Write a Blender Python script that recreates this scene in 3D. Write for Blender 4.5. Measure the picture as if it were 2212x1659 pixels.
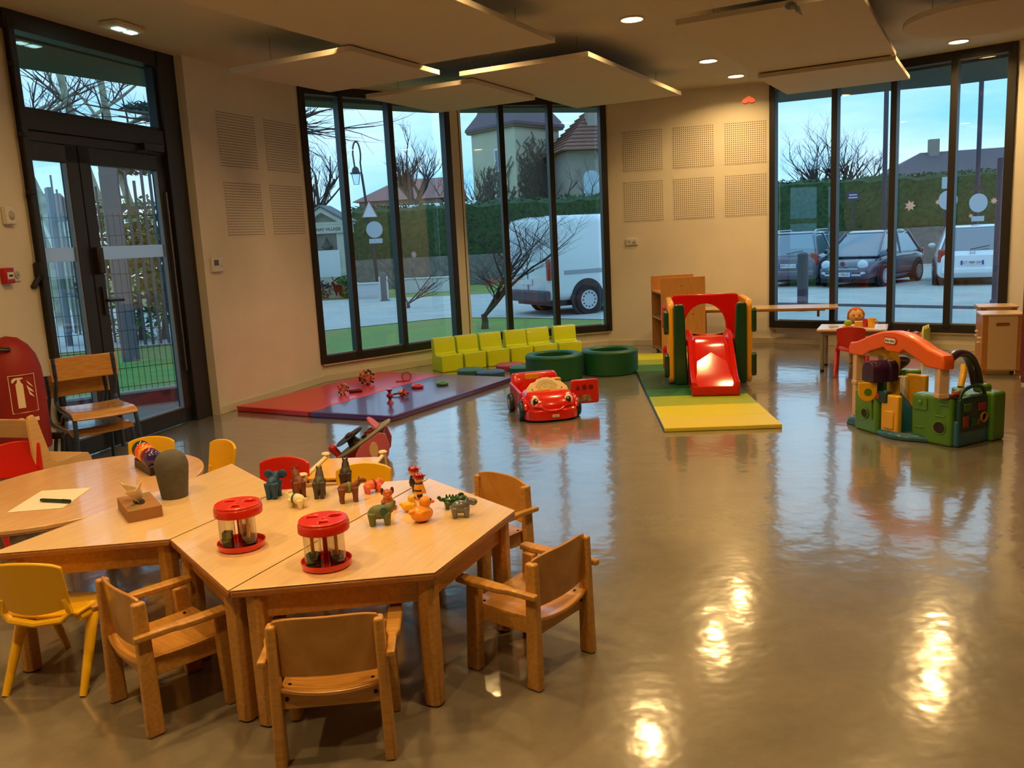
import bpy, bmesh, math, random
from mathutils import Matrix, Vector
random.seed(7)
for _o in list(bpy.data.objects): bpy.data.objects.remove(_o)
SC=bpy.context.scene; COL=SC.collection; R=math.radians; PI=math.pi
# ---------------------------------------------------------------- camera
cam=bpy.data.cameras.new('camera'); camo=bpy.data.objects.new('camera',cam); COL.objects.link(camo)
cam.sensor_width=36.0; cam.lens=1850.0/2212.0*36.0; cam.clip_start=.05; cam.clip_end=400
_x=Vector((0.998703879,-0.00852848459,-0.0501779511)); _d=Vector((-0.0508975621,-0.16734457,-0.984583787)); _f=Vector((0,0.985861583,-0.16756175))
camo.matrix_world=Matrix(((_x.x,-_d.x,-_f.x,0),(_x.y,-_d.y,-_f.y,0),(_x.z,-_d.z,-_f.z,1.43),(0,0,0,1)))
SC.camera=camo
# ---------------------------------------------------------------- sky
W=bpy.data.worlds.new('sky'); SC.world=W; W.use_nodes=True
nt=W.node_tree; nt.nodes.clear()
_o=nt.nodes.new('ShaderNodeOutputWorld'); _b=nt.nodes.new('ShaderNodeBackground'); _tc=nt.nodes.new('ShaderNodeTexCoord')
_mp=nt.nodes.new('ShaderNodeMapping'); _n=nt.nodes.new('ShaderNodeTexNoise'); _r=nt.nodes.new('ShaderNodeValToRGB')
_mp.inputs['Scale'].default_value=(1.6,1.6,6.0)
_n.inputs['Scale'].default_value=1.7; _n.inputs['Detail'].default_value=6; _n.inputs['Roughness'].default_value=.55
_r.color_ramp.elements[0].position=.36; _r.color_ramp.elements[0].color=(.27,.68,1.0,1)
_r.color_ramp.elements[1].position=.62; _r.color_ramp.elements[1].color=(.66,.92,1.10,1)
nt.links.new(_tc.outputs['Generated'],_mp.inputs[0]); nt.links.new(_mp.outputs[0],_n.inputs['Vector']); nt.links.new(_n.outputs['Fac'],_r.inputs[0])
nt.links.new(_r.outputs[0],_b.inputs[0]); _b.inputs[1].default_value=1.4; nt.links.new(_b.outputs[0],_o.inputs[0])
# ---------------------------------------------------------------- exposure / render look
SC.view_settings.view_transform='Standard'; SC.view_settings.look='None'; SC.view_settings.gamma=1.0
SC.view_settings.exposure=0.0; SC.view_settings.use_curve_mapping=False
SC.cycles.use_denoising=True; SC.cycles.max_bounces=7; SC.cycles.transparent_max_bounces=20; SC.cycles.diffuse_bounces=3; SC.cycles.use_adaptive_sampling=True; SC.cycles.adaptive_threshold=.06; SC.cycles.use_light_tree=False
SC.cycles.glossy_bounces=3; SC.cycles.sample_clamp_indirect=4.0; SC.cycles.caustics_reflective=False; SC.cycles.caustics_refractive=False
LAMP_POWER=18.5; LAMP_COL=(1.0,.635,.25)
# ---------------------------------------------------------------- materials
def lin(c):
    return tuple(((v/255)/12.92 if v/255<=.04045 else ((v/255+.055)/1.055)**2.4) for v in c)
_MC={}
def M(name,rgb,rough=.5,metal=0.,spec=.5,coat=0.,var=0.,vs=8.,bump=0.,bs=40.,stretch=(1,1,1),trans=0.,emit=None,alpha=1.,coord='Object',rgb2=None,det=4.,sheen=0.):
    if name in _MC: return _MC[name]
    m=bpy.data.materials.new(name); m.use_nodes=True; t=m.node_tree; p=t.nodes['Principled BSDF']; _MC[name]=m
    c=lin(rgb); p.inputs['Base Color'].default_value=(*c,1); p.inputs['Roughness'].default_value=rough; p.inputs['Metallic'].default_value=metal
    p.inputs['Specular IOR Level'].default_value=spec; p.inputs['Coat Weight'].default_value=coat; p.inputs['Coat Roughness'].default_value=.08
    p.inputs['Transmission Weight'].default_value=trans; p.inputs['Alpha'].default_value=alpha; p.inputs['Sheen Weight'].default_value=sheen
    if emit: p.inputs['Emission Color'].default_value=(*emit[:3],1); p.inputs['Emission Strength'].default_value=emit[3]
    if var or bump or rgb2:
        tc=t.nodes.new('ShaderNodeTexCoord'); mp=t.nodes.new('ShaderNodeMapping'); mp.inputs['Scale'].default_value=stretch
        t.links.new(tc.outputs[coord],mp.inputs[0])
        if var or rgb2:
            n=t.nodes.new('ShaderNodeTexNoise'); n.inputs['Scale'].default_value=vs; n.inputs['Detail'].default_value=det
            r=t.nodes.new('ShaderNodeValToRGB'); r.color_ramp.elements[0].position=.3; r.color_ramp.elements[1].position=.7
            a=lin(rgb2) if rgb2 else tuple(v*(1-var) for v in c); b=c if rgb2 else tuple(min(1,v*(1+var*.6)) for v in c)
            r.color_ramp.elements[0].color=(*a,1); r.color_ramp.elements[1].color=(*b,1)
            t.links.new(mp.outputs[0],n.inputs['Vector']); t.links.new(n.outputs['Fac'],r.inputs[0]); t.links.new(r.outputs[0],p.inputs['Base Color'])
        if bump:
            n=t.nodes.new('ShaderNodeTexNoise'); n.inputs['Scale'].default_value=bs; n.inputs['Detail'].default_value=3
            b=t.nodes.new('ShaderNodeBump'); b.inputs['Strength'].default_value=bump; b.inputs['Distance'].default_value=.01
            t.links.new(mp.outputs[0],n.inputs['Vector']); t.links.new(n.outputs['Fac'],b.inputs['Height']); t.links.new(b.outputs[0],p.inputs['Normal'])
    return m
def glass_mat(name,tint=(.93,.97,1.0),refl=1.0,rough=0.0):
    if name in _MC: return _MC[name]
    m=bpy.data.materials.new(name); m.use_nodes=True; t=m.node_tree; t.nodes.clear(); _MC[name]=m
    o=t.nodes.new('ShaderNodeOutputMaterial'); mx=t.nodes.new('ShaderNodeMixShader'); tr=t.nodes.new('ShaderNodeBsdfTransparent'); gl=t.nodes.new('ShaderNodeBsdfGlossy')
    fr=t.nodes.new('ShaderNodeFresnel'); mu=t.nodes.new('ShaderNodeMath'); mu.operation='MULTIPLY'; mu.use_clamp=True; mu.inputs[1].default_value=refl
    tr.inputs[0].default_value=(*tint,1); gl.inputs['Roughness'].default_value=rough; ge=t.nodes.new('ShaderNodeNewGeometry'); io=t.nodes.new('ShaderNodeMix'); io.inputs[2].default_value=1.5; io.inputs[3].default_value=1/1.5; t.links.new(ge.outputs['Backfacing'],io.inputs[0]); t.links.new(io.outputs[0],fr.inputs[0])
    t.links.new(fr.outputs[0],mu.inputs[0]); t.links.new(mu.outputs[0],mx.inputs[0]); t.links.new(tr.outputs[0],mx.inputs[1]); t.links.new(gl.outputs[0],mx.inputs[2]); t.links.new(mx.outputs[0],o.inputs[0])
    return m
def film_mat(name,rgb):
    if name in _MC: return _MC[name]
    m=bpy.data.materials.new(name); m.use_nodes=True; t=m.node_tree; t.nodes.clear(); _MC[name]=m
    o=t.nodes.new('ShaderNodeOutputMaterial'); a=t.nodes.new('ShaderNodeAddShader'); d=t.nodes.new('ShaderNodeBsdfDiffuse'); l=t.nodes.new('ShaderNodeBsdfTranslucent'); c=lin(rgb)
    d.inputs[0].default_value=(*[v*.30 for v in c],1); l.inputs[0].default_value=(*[v*.68 for v in c],1)
    t.links.new(d.outputs[0],a.inputs[0]); t.links.new(l.outputs[0],a.inputs[1]); t.links.new(a.outputs[0],o.inputs[0]); return m
# ---------------------------------------------------------------- mesh helpers
class G:
    def __init__(s): s.v=[]; s.f=[]
    def add(s,vs,fs,m=None):
        b=len(s.v); s.v+=[tuple(m@Vector(v)) if m else tuple(v) for v in vs]; s.f+=[tuple(i+b for i in f) for f in fs]; return s
    def box(s,c,d,m=None,top=None):
        x,y,z=(v/2 for v in d); k=top or (1,1); vs=[]
        for dz,(a,b) in ((-z,(1,1)),(z,k)):
            for sx,sy in ((-1,-1),(1,-1),(1,1),(-1,1)): vs.append((c[0]+sx*x*a,c[1]+sy*y*b,c[2]+dz))
        return s.add(vs,[(3,2,1,0),(4,5,6,7),(0,1,5,4),(1,2,6,5),(2,3,7,6),(3,0,4,7)],m)
    def hexa(s,lo,hi,m=None):   # two quads (4 pts each, same winding)
        return s.add(list(lo)+list(hi),[(3,2,1,0),(4,5,6,7),(0,1,5,4),(1,2,6,5),(2,3,7,6),(3,0,4,7)],m)
    def bar(s,p,q,w,t,up=(0,0,1),m=None):  # rectangular bar from p to q, width w (sideways) thickness t
        p,q=Vector(p),Vector(q); d=(q-p).normalized(); sd=d.cross(Vector(up))
        if sd.length<1e-4: sd=d.cross(Vector((0,1,0)))
        sd.normalize(); u=sd.cross(d).normalized(); a=sd*w/2; b=u*t/2
        return s.hexa([p-a-b,p+a-b,p+a+b,p-a+b],[q-a-b,q+a-b,q+a+b,q-a+b],m)
    def prism(s,poly,z0,z1,m=None,k=1.0):
        n=len(poly); cx=sum(p[0] for p in poly)/n; cy=sum(p[1] for p in poly)/n
        vs=[(x,y,z0) for x,y in poly]+[(cx+(x-cx)*k,cy+(y-cy)*k,z1) for x,y in poly]
        fs=[tuple(range(n-1,-1,-1)),tuple(range(n,2*n))]+[(i,(i+1)%n,n+(i+1)%n,n+i) for i in range(n)]
        return s.add(vs,fs,m)
    def tube(s,pts,r,n=10,m=None,closed=False,caps=True,flat=1.0):
        pts=[Vector(p) for p in pts]; k=len(pts); rs=r if isinstance(r,(list,tuple)) else [r]*k
        T=[]
        for i in range(k):
            a=pts[i-1] if (i>0 or closed) else pts[0]; b=pts[(i+1)%k] if (i<k-1 or closed) else pts[-1]
            T.append((b-a).normalized())
        u=T[0].cross(Vector((0,0,1)))
        if u.length<1e-3: u=T[0].cross(Vector((0,1,0)))
        u.normalize(); vs=[]
        for i in range(k):
            u=(u-T[i]*u.dot(T[i])); u.normalize(); w=T[i].cross(u)
            for j in range(n):
                a=2*PI*j/n; vs.append(pts[i]+u*(math.cos(a)*rs[i])+w*(math.sin(a)*rs[i]*flat))
        fs=[]
        for i in range(k if closed else k-1):
            o=((i+1)%k)*n
            for j in range(n): fs.append((i*n+j,i*n+(j+1)%n,o+(j+1)%n,o+j))
        if caps and not closed: fs+=[tuple(range(n-1,-1,-1)),tuple(range((k-1)*n,k*n))]
        return s.add(vs,fs,m)
    def cyl(s,p,q,r,r2=None,n=16,m=None): return s.tube([p,q],[r,r if r2 is None else r2],n,m)
    def lathe(s,prof,n=24,m=None,c=(0,0,0),sx=1,sy=1):
        vs=[];fs=[];k=len(prof)
        for r,z in prof:
            for j in range(n): a=2*PI*j/n; vs.append((c[0]+r*math.cos(a)*sx,c[1]+r*math.sin(a)*sy,c[2]+z))
        for i in range(k-1):
            for j in range(n): fs.append((i*n+j,i*n+(j+1)%n,(i+1)*n+(j+1)%n,(i+1)*n+j))
        if prof[0][0]>1e-6: fs.append(tuple(range(n-1,-1,-1)))
        if prof[-1][0]>1e-6: fs.append(tuple(range((k-1)*n,k*n)))
        return s.add(vs,fs,m)
    def ell(s,c,r,nu=16,nv=10,m=None):
        r=r if isinstance(r,(list,tuple)) else (r,r,r); vs=[(c[0],c[1],c[2]-r[2])];fs=[]
        for i in range(1,nv):
            ph=-PI/2+PI*i/nv
            for j in range(nu): a=2*PI*j/nu; vs.append((c[0]+r[0]*math.cos(ph)*math.cos(a),c[1]+r[1]*math.cos(ph)*math.sin(a),c[2]+r[2]*math.sin(ph)))
        vs.append((c[0],c[1],c[2]+r[2])); L=len(vs)-1
        for j in range(nu):
            fs.append((0,1+(j+1)%nu,1+j)); fs.append((L,L-nu+j,L-nu+(j+1)%nu))
        for i in range(nv-2):
            for j in range(nu): a=1+i*nu; fs.append((a+j,a+(j+1)%nu,a+nu+(j+1)%nu,a+nu+j))
        return s.add(vs,fs,m)
    def strip(s,A,B):  # quad strip between two polylines
        n=len(A); return s.add(list(A)+list(B),[(i,i+1,n+i+1,n+i) for i in range(n-1)])
    def sheet(s,rows,t,m=None):  # thick curved sheet: rows[i][j] points, thickness t along local normal approx
        ni=len(rows); nj=len(rows[0]); P=[[Vector(p) for p in r] for r in rows]; top=[];bot=[]
        for i in range(ni):
            for j in range(nj):
                a=P[min(i+1,ni-1)][j]-P[max(i-1,0)][j]; b=P[i][min(j+1,nj-1)]-P[i][max(j-1,0)]
                nn=a.cross(b).normalized()*t/2; top.append(P[i][j]+nn); bot.append(P[i][j]-nn)
        N=ni*nj; fs=[]
        for i in range(ni-1):
            for j in range(nj-1):
                a=i*nj+j; fs.append((a,a+nj,a+nj+1,a+1)); fs.append((N+a,N+a+1,N+a+nj+1,N+a+nj))
        ring=[j for j in range(nj)]+[i*nj+nj-1 for i in range(1,ni)]+[(ni-1)*nj+j for j in range(nj-2,-1,-1)]+[i*nj for i in range(ni-2,0,-1)]
        for k in range(len(ring)):
            a,b=ring[k],ring[(k+1)%len(ring)]; fs.append((a,b,N+b,N+a))
        return s.add(top+bot,fs,m)
def T(x=0,y=0,z=0): return Matrix.Translation((x,y,z))
def RZ(a): return Matrix.Rotation(a,4,'Z')
def RX(a): return Matrix.Rotation(a,4,'X')
def RY(a): return Matrix.Rotation(a,4,'Y')
def SCL(x,y,z): return Matrix.Diagonal((x,y,z,1))
def _mods(o,bevel,seg,sub,remesh,solid,ang=35):
    if solid:
        b=o.modifiers.new('s','SOLIDIFY'); b.thickness=solid; b.offset=0
    if remesh:
        b=o.modifiers.new('r','REMESH'); b.mode='VOXEL'; b.voxel_size=remesh; b.use_smooth_shade=True
        b=o.modifiers.new('sm','SMOOTH'); b.iterations=4; b.factor=.5
    if bevel:
        b=o.modifiers.new('b','BEVEL'); b.width=bevel; b.segments=seg; b.limit_method='ANGLE'; b.angle_limit=R(ang)
    if sub:
        b=o.modifiers.new('u','SUBSURF'); b.levels=sub; b.render_levels=sub
def link(o,parent=None):
    COL.objects.link(o)
    if parent is not None: o.parent=parent
    return o
def ob(name,g,mt,parent=None,bevel=0,seg=2,sub=0,smooth=True,remesh=0,solid=0,m=None):
    me=bpy.data.meshes.new(name); me.from_pydata(g.v,[],g.f); bm=bmesh.new(); bm.from_mesh(me); bmesh.ops.recalc_face_normals(bm,faces=bm.faces); bm.to_mesh(me); bm.free()
    if smooth:
        me.shade_smooth()
        if not remesh and not sub: me.set_sharp_from_angle(angle=R(40))
    me.materials.append(mt); o=bpy.data.objects.new(name,me); link(o,parent)
    if m is not None: o.matrix_local=m
    _mods(o,bevel,seg,sub,remesh,solid); return o
def tag(o,label=None,cat=None,group=None,kind=None):
    if label: o['label']=label
    if cat: o['category']=cat
    if group: o['group']=group
    if kind: o['kind']=kind
    return o
def thing(name,label,cat,loc=(0,0,0),rz=0,group=None,kind=None):
    o=bpy.data.objects.new(name,None); o.empty_display_size=.1; COL.objects.link(o); o.location=loc; o.rotation_euler=(0,0,rz); return tag(o,label,cat,group,kind)
def struct(name,g,mt,**k): return tag(ob(name,g,mt,**k),kind='structure')
def sgroup(name,loc=(0,0,0),rz=0,label=None):
    o=thing(name,label,None,loc,rz,kind='structure'); return o
def dup(root,loc=None,rz=None,label=None,group=None):
    def rec(o,par):
        c=o.copy(); COL.objects.link(c); c.parent=par
        for ch in list(o.children): rec(ch,c)
        return c
    r=rec(root,None)
    if loc is not None: r.location=loc
    if rz is not None: r.rotation_euler=(0,0,rz)
    if label: r['label']=label
    if group: r['group']=group
    return r
def from_curve(name,cu,mt,parent,m):
    tmp=bpy.data.objects.new('tmp',cu); COL.objects.link(tmp); dg=bpy.context.evaluated_depsgraph_get()
    me=bpy.data.meshes.new_from_object(tmp.evaluated_get(dg)); bpy.data.objects.remove(tmp); bpy.data.curves.remove(cu)
    me.materials.clear(); me.materials.append(mt); me.name=name
    me.shade_smooth(); me.set_sharp_from_angle(angle=R(40))
    o=bpy.data.objects.new(name,me); link(o,parent)
    if m is not None: o.matrix_local=m
    return o
def plate(name,outs,th,mt,parent=None,m=None,bevel=0.,res=2):
    cu=bpy.data.curves.new('c','CURVE'); cu.dimensions='2D'; cu.fill_mode='BOTH'; cu.extrude=max(th/2-bevel,1e-5); cu.bevel_depth=bevel; cu.bevel_resolution=res; cu.offset=-bevel
    for o in outs:
        s=cu.splines.new('POLY'); s.points.add(len(o)-1); s.use_cyclic_u=True
        for p,(x,y) in zip(s.points,o): p.co=(x,y,0,1)
    return from_curve(name,cu,mt,parent,m)
def text(name,s,size,mt,parent=None,m=None,th=.001,align='CENTER'):
    cu=bpy.data.curves.new('t','FONT'); cu.body=s; cu.size=size; cu.align_x=align; cu.align_y='CENTER'; cu.extrude=th/2
    return from_curve(name,cu,mt,parent,m)
def rrect(w,h,r,n=5,cx=0,cy=0):
    P=[]
    for sx,sy,a0 in ((1,1,0),(-1,1,90),(-1,-1,180),(1,-1,270)):
        for i in range(n+1):
            a=R(a0+90*i/n); P.append((cx+sx*(w/2-r)+r*math.cos(a),cy+sy*(h/2-r)+r*math.sin(a)))
    return P
def circ(r,n=24,cx=0,cy=0,sx=1,sy=1): return [(cx+r*sx*math.cos(2*PI*i/n),cy+r*sy*math.sin(2*PI*i/n)) for i in range(n)]
def arc(cx,cy,r,a0,a1,n=12): return [(cx+r*math.cos(R(a0+(a1-a0)*i/n)),cy+r*math.sin(R(a0+(a1-a0)*i/n))) for i in range(n+1)]
def smooth_pts(P,k=4,closed=False):
    P=[Vector(p) for p in P]; n=len(P); out=[]
    rng=range(n if closed else n-1)
    for i in rng:
        p0=P[(i-1)%n] if closed or i>0 else P[0]; p1=P[i]; p2=P[(i+1)%n]; p3=P[(i+2)%n] if closed or i<n-2 else P[-1]
        for j in range(k):
            t=j/k; out.append(.5*((2*p1)+(p2-p0)*t+(2*p0-5*p1+4*p2-p3)*t*t+(3*p1-p0-3*p2+p3)*t**3))
    if not closed: out.append(P[-1])
    return [tuple(p) for p in out]
def face(p0,ang,z=0):   # frame standing on a wall: X along, Y outward, Z up
    return T(p0[0],p0[1],z)@RZ(ang)
UPXZ=RX(PI/2)           # plate drawn in XY -> stands in XZ (facing -Y)
# ================================================================ the room
H=3.08
plaster=M('plaster_cream',(226,218,202),.75,var=.05,vs=3,bump=.05,bs=250)
ceil_m=M('ceiling_paint',(206,198,184),.85,var=.04,vs=2)
dark=M('anthracite_aluminium',(40,37,35),.42,spec=.4,bump=.03,bs=300)
sillm=M('sill_cream_board',(214,196,160),.5,var=.05)
glass=glass_mat('window_glass',(.94,.98,1.0),1.4)
def floor_material():
    m=bpy.data.materials.new('poured_resin_floor'); m.use_nodes=True; t=m.node_tree; p=t.nodes['Principled BSDF']
    tc=t.nodes.new('ShaderNodeTexCoord'); n=t.nodes.new('ShaderNodeTexNoise'); n.inputs['Scale'].default_value=2.2; n.inputs['Detail'].default_value=8; n.inputs['Roughness'].default_value=.7
    r=t.nodes.new('ShaderNodeValToRGB'); r.color_ramp.elements[0].position=.3; r.color_ramp.elements[0].color=(*lin((116,109,96)),1); r.color_ramp.elements[1].position=.72; r.color_ramp.elements[1].color=(*lin((142,133,116)),1)
    t.links.new(tc.outputs['Object'],n.inputs['Vector']); t.links.new(n.outputs['Fac'],r.inputs[0]); t.links.new(r.outputs[0],p.inputs['Base Color'])
    w=t.nodes.new('ShaderNodeTexNoise'); w.inputs['Scale'].default_value=7.0; w.inputs['Detail'].default_value=2.5
    b=t.nodes.new('ShaderNodeBump'); b.inputs['Strength'].default_value=.11; b.inputs['Distance'].default_value=.02
    t.links.new(tc.outputs['Object'],w.inputs['Vector']); t.links.new(w.outputs['Fac'],b.inputs['Height']); t.links.new(b.outputs[0],p.inputs['Normal']); t.links.new(b.outputs[0],p.inputs['Coat Normal'])
    p.inputs['Roughness'].default_value=.22; p.inputs['Specular IOR Level'].default_value=.5; p.inputs['Coat Weight'].default_value=1.0; p.inputs['Coat Roughness'].default_value=.10; p.inputs['Coat IOR'].default_value=1.7
    return m
PL=[(-3.2,-3.2),(-3.23,6.02),(-2.763,7.586),(-2.63,7.555),(-2.01,9.16),(-.63,10.356),(-.50,10.48),(1.27,10.955),(3.25,10.42),(5.10,8.81),(5.95,6.85),(5.95,-3.2)]
g=G().prism(PL,-.12,0); FLOOR=struct('floor',g,floor_material(),smooth=False)
big=[(-3.6,-3.6),(-3.6,6.4),(-3.1,8.0),(-2.35,9.5),(-.85,10.75),(1.25,11.3),(3.45,10.75),(5.4,9.05),(6.3,7.0),(6.3,-3.6)]
struct('ceiling',G().prism(big,H,H+.2),ceil_m,smooth=False)
def heading(a,b): return math.atan2(b[1]-a[1],b[0]-a[0])
def dist(a,b): return math.hypot(b[0]-a[0],b[1]-a[1])
bbm=M('baseboard_paint',(214,204,182),.6)
def wallseg(name,a,b,z0=0,z1=H,th=.25,mt=None,base=True,e0=0,e1=0):
    L=dist(a,b); an=heading(a,b)
    o=struct(name,G().box(((L+e1-e0)/2,th/2,(z0+z1)/2),(L+e0+e1,th,z1-z0)),mt or plaster,smooth=False,m=face(a,an))
    if base: struct(name.replace('wall','baseboard'),G().box((L/2,-.006,.0375),(L,.012,.075)),bbm,bevel=.003,m=face(a,an))
    return o
wallseg('wall_left',PL[0],PL[1],e0=.25)
struct('wall_left_return',G().box((.06,.07,H/2),(.12,.30,H)),plaster,smooth=False,m=face((-2.70,7.57),heading(PL[1],PL[2])))
wp1=wallseg('wall_front_left',PL[3],PL[4])
struct('wall_pier',G().box((dist(PL[5],PL[6])/2+.03,.0,H/2),(dist(PL[5],PL[6])+.05,.09,H)),plaster,smooth=False,m=face((PL[5][0]-.02,PL[5][1]-.02),heading(PL[5],PL[6])))
wp2=wallseg('wall_back',PL[7],PL[8])
wallseg('wall_front_right',PL[9],PL[10]); burg=M('burgundy_paint',(136,32,34),.6,var=.05,vs=3); wallseg('wall_right',PL[10],PL[11],e1=.25,mt=burg); wallseg('wall_rear',PL[11],PL[0],mt=burg)
# windows ---------------------------------------------------------
def window(n,a,b,panes,zs=.20,inner=True):
    L=dist(a,b); an=heading(a,b); wg=sgroup('window_%d'%n,(a[0],a[1],0),an)
    struct('wall_below_window_%d'%n,G().box((L/2,.125,zs/2-.01),(L+.1,.25,zs-.02)),plaster,smooth=False,m=face(a,an))
    struct('baseboard_below_window_%d'%n,G().box((L/2,-.006,.0375),(L,.012,.075)),bbm,bevel=.003,m=face(a,an))
    ob('window_sill',G().box((L/2,.03,zs-.01),(L+.06,.14,.022)),sillm,wg,bevel=.004)
    fr=G().box((L/2,0,zs+.042),(L,.10,.085)).box((L/2,0,H-.045),(L,.10,.09)).box((-.02,0,(zs+H)/2),(.07,.10,H-zs)).box((L+.0,0,(zs+H)/2),(.08,.10,H-zs))
    ob('window_frame',fr,dark,wg,bevel=.004,smooth=False)
    st=G().box((L/2,-.045,H-.10),(L,.006,.012)); ob('frame_strip',st,M('grey_trim',(110,112,118),.4),wg)
    for u0,u1 in zip(panes[:-1],panes[1:]):
        if u1[0]<L-.02: ob('mullion',G().box(((u0[1]+u1[0])/2,-.005,(zs+H)/2),(u1[0]-u0[1],.11,H-zs-.1)),dark,wg,bevel=.004,smooth=False)
    for u0,u1 in panes:
        ob('window_pane',G().box(((u0+u1)/2,.02,(zs+.08+H-.09)/2),(u1-u0+.02,.012,H-.09-zs-.08+.02)),glass,wg,smooth=False)
        ob('glazing_bead',G().box(((u0+u1)/2,-.015,zs+.092),(u1-u0,.03,.014)),M('bead_grey',(120,128,140),.3),wg)
    return wg
w1=window(1,PL[4],PL[5],[(.015,.39),(.45,1.01),(1.07,1.645)])
w2=window(2,PL[6],PL[7],[(.02,.50),(.565,1.115),(1.18,1.735)])
w3=window(3,PL[8],PL[9],[(.055,.68),(.745,1.315),(1.38,1.90),(1.97,2.41)])
# white splash boards beside the windows
for k,(p,an,u) in enumerate(((PL[4],heading(PL[3],PL[4]),-.03),(PL[8],heading(PL[7],PL[8]),-.03))):
    tag(ob('corner_guard',G().box((u,-.004,.62),(.05,.006,.95)),M('guard_translucent',(205,190,160),.35),m=face(p,an)),'thin pale corner guard strip beside '+('the window with the reindeer sticker' if k==0 else 'the four-pane car park window'),'corner guard')
# ---------------------------------------------------------------- perforated acoustic panels (flush in the wall, holes only a few pixels)
def perf_mat():
    m=bpy.data.materials.new('perforated_plaster'); m.use_nodes=True; t=m.node_tree; p=t.nodes['Principled BSDF']; p.inputs['Roughness'].default_value=.75
    tc=t.nodes.new('ShaderNodeTexCoord'); sp=t.nodes.new('ShaderNodeSeparateXYZ'); t.links.new(tc.outputs['Object'],sp.inputs[0]); sq=[]
    def mt(op,a,b=None):
        n=t.nodes.new('ShaderNodeMath'); n.operation=op
        for i,v in enumerate((a,b)):
            if v is None: continue
            if isinstance(v,(int,float)): n.inputs[i].default_value=v
            else: t.links.new(v,n.inputs[i])
        return n.outputs[0]
    for k in ('X','Z'):
        f=mt('FRACT',mt('ADD',mt('DIVIDE',sp.outputs[k],.0245),100.0)); sq.append(mt('POWER',mt('ABSOLUTE',mt('SUBTRACT',f,.5)),2.0))
    d=mt('LESS_THAN',mt('ADD',sq[0],sq[1]),.062)
    mx=t.nodes.new('ShaderNodeMixRGB'); mx.inputs[1].default_value=(*lin((226,218,202)),1); mx.inputs[2].default_value=(*lin((86,72,52)),1)
    t.links.new(d,mx.inputs[0]); t.links.new(mx.outputs[0],p.inputs['Base Color']); return m
pm=perf_mat()
def perf(p,an,u0,z0,w=.49,h=.49):
    struct('trim_perforated_panel',G().box((0,0,h/2),(w,.003,h)),pm,smooth=False,m=face(p,an)@T(u0+w/2,-.0015,z0))
h1=heading(PL[3],PL[4]); h2=heading(PL[7],PL[8])
for u in (.365,1.045):
    for zz in (2.19,1.575): perf(PL[3],h1,u,zz,.539,.49)
for u in (.245,.855,1.465):
    for zz in (2.165,1.555): perf(PL[7],h2,u,zz,.49,.49)
# ---------------------------------------------------------------- outside canopy over the windows
soff=M('canopy_grey_boards',(92,92,92),.8,var=.25,vs=6,stretch=(1,8,1))
can=[(-5.6,5.2),(-3.95,7.25),(-3.25,8.5),(-2.2,10.0),(-.83,10.98),(1.27,11.68),(3.7,11.62),(4.9,11.08),(5.6,10.85),(7.4,9.6),(7.4,6.0)]
inn=[(7.4,5.0),(6.2,7.0),(5.35,9.05),(3.4,10.65),(1.25,11.2),(-.75,10.62),(-2.25,9.45),(-2.95,7.75),(-3.45,6.2),(-5.6,4.0)]
gg=G()
inr=inn[::-1]
def tri_prism(polys,z0,z1):
    q=G()
    for p in polys: q.prism(p,z0,z1)
    return q
cp=[]
for i in range(len(inr)-1): cp.append([inr[i],inr[i+1],can[min(i+1,len(can)-1)],can[i]])
cp.append([inr[-1],can[-1],can[-2]])
struct('trim_canopy',tri_prism(cp,3.0,3.35),soff,smooth=False)
# ---------------------------------------------------------------- entrance door
da=(-3.25,5.95); dan=heading((-3.25,5.95),(-2.763,7.586)); door=sgroup('door_1',(da[0],da[1],0),dan)
fr=G().box((.055,0,H/2),(.05,.12,H)).box((1.595,.0,H/2),(.22,.14,H)).box((.85,0,H-.06),(1.7,.12,.12)).box((.80,0,2.385),(1.45,.11,.13)).box((.80,0,2.285),(1.45,.06,.07))
ob('door_frame',fr,dark,door,bevel=.005,smooth=False)
ob('transom_frame',G().box((.80,0,2.455),(1.42,.08,.03)).box((1.475,.0,2.7),(.04,.08,.5)),dark,door,bevel=.004,smooth=False)
ob('transom_pane',G().box((.78,.02,2.70),(1.38,.012,.54)),glass,door,smooth=False)
def leaf(u0,u1,s0,s1):
    l=G().box((u0+s0/2,0,1.13),(s0,.06,2.24)).box((u1-s1/2,0,1.13),(s1,.06,2.24)).box(((u0+u1)/2,0,2.185),(u1-u0,.06,.12)).box(((u0+u1)/2,0,.075),(u1-u0,.06,.12))
    o=ob('door_leaf',l,dark,door,bevel=.004,smooth=False)
    ob('door_pane',G().box(((u0+s0+u1-s1)/2,.01,1.13),(u1-s1-u0-s0+.01,.012,2.01)),glass,o,smooth=False)
    ob('manifestation_band',G().box(((u0+s0+u1-s1)/2,-.002,1.475),(u1-s1-u0-s0,.003,.10)),film_mat('frosted_white_band',(225,232,240)),o,smooth=False)
    ob('glass_bead',G().box(((u0+s0+u1-s1)/2,-.012,.14),(u1-s1-u0-s0,.03,.012)).box((u1-s1-.006,-.012,1.13),(.012,.03,1.98)),M('bead_grey',(120,128,140),.3),o)
    return o
leaf(.07,.525,.02,.115); lr=leaf(.535,1.485,.11,.10)
hb=G().box((.60,-.045,1.12),(.035,.012,.22)); h=ob('lock_plate',hb,dark,lr,bevel=.004)
ob('door_handle',G().tube([(.60,-.05,1.12),(.60,-.085,1.12),(.63,-.09,1.12),(.74,-.09,1.115)],.011,8),dark,lr)
ob('lock_box',G().box((.575,-.05,1.42),(.06,.07,.20)),dark,lr,bevel=.012)
ob('door_closer',G().box((1.32,-.05,2.30),(.24,.06,.06)).bar((1.30,-.07,2.27),(1.05,-.12,2.25),.02,.012),dark,lr,bevel=.004)
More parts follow.
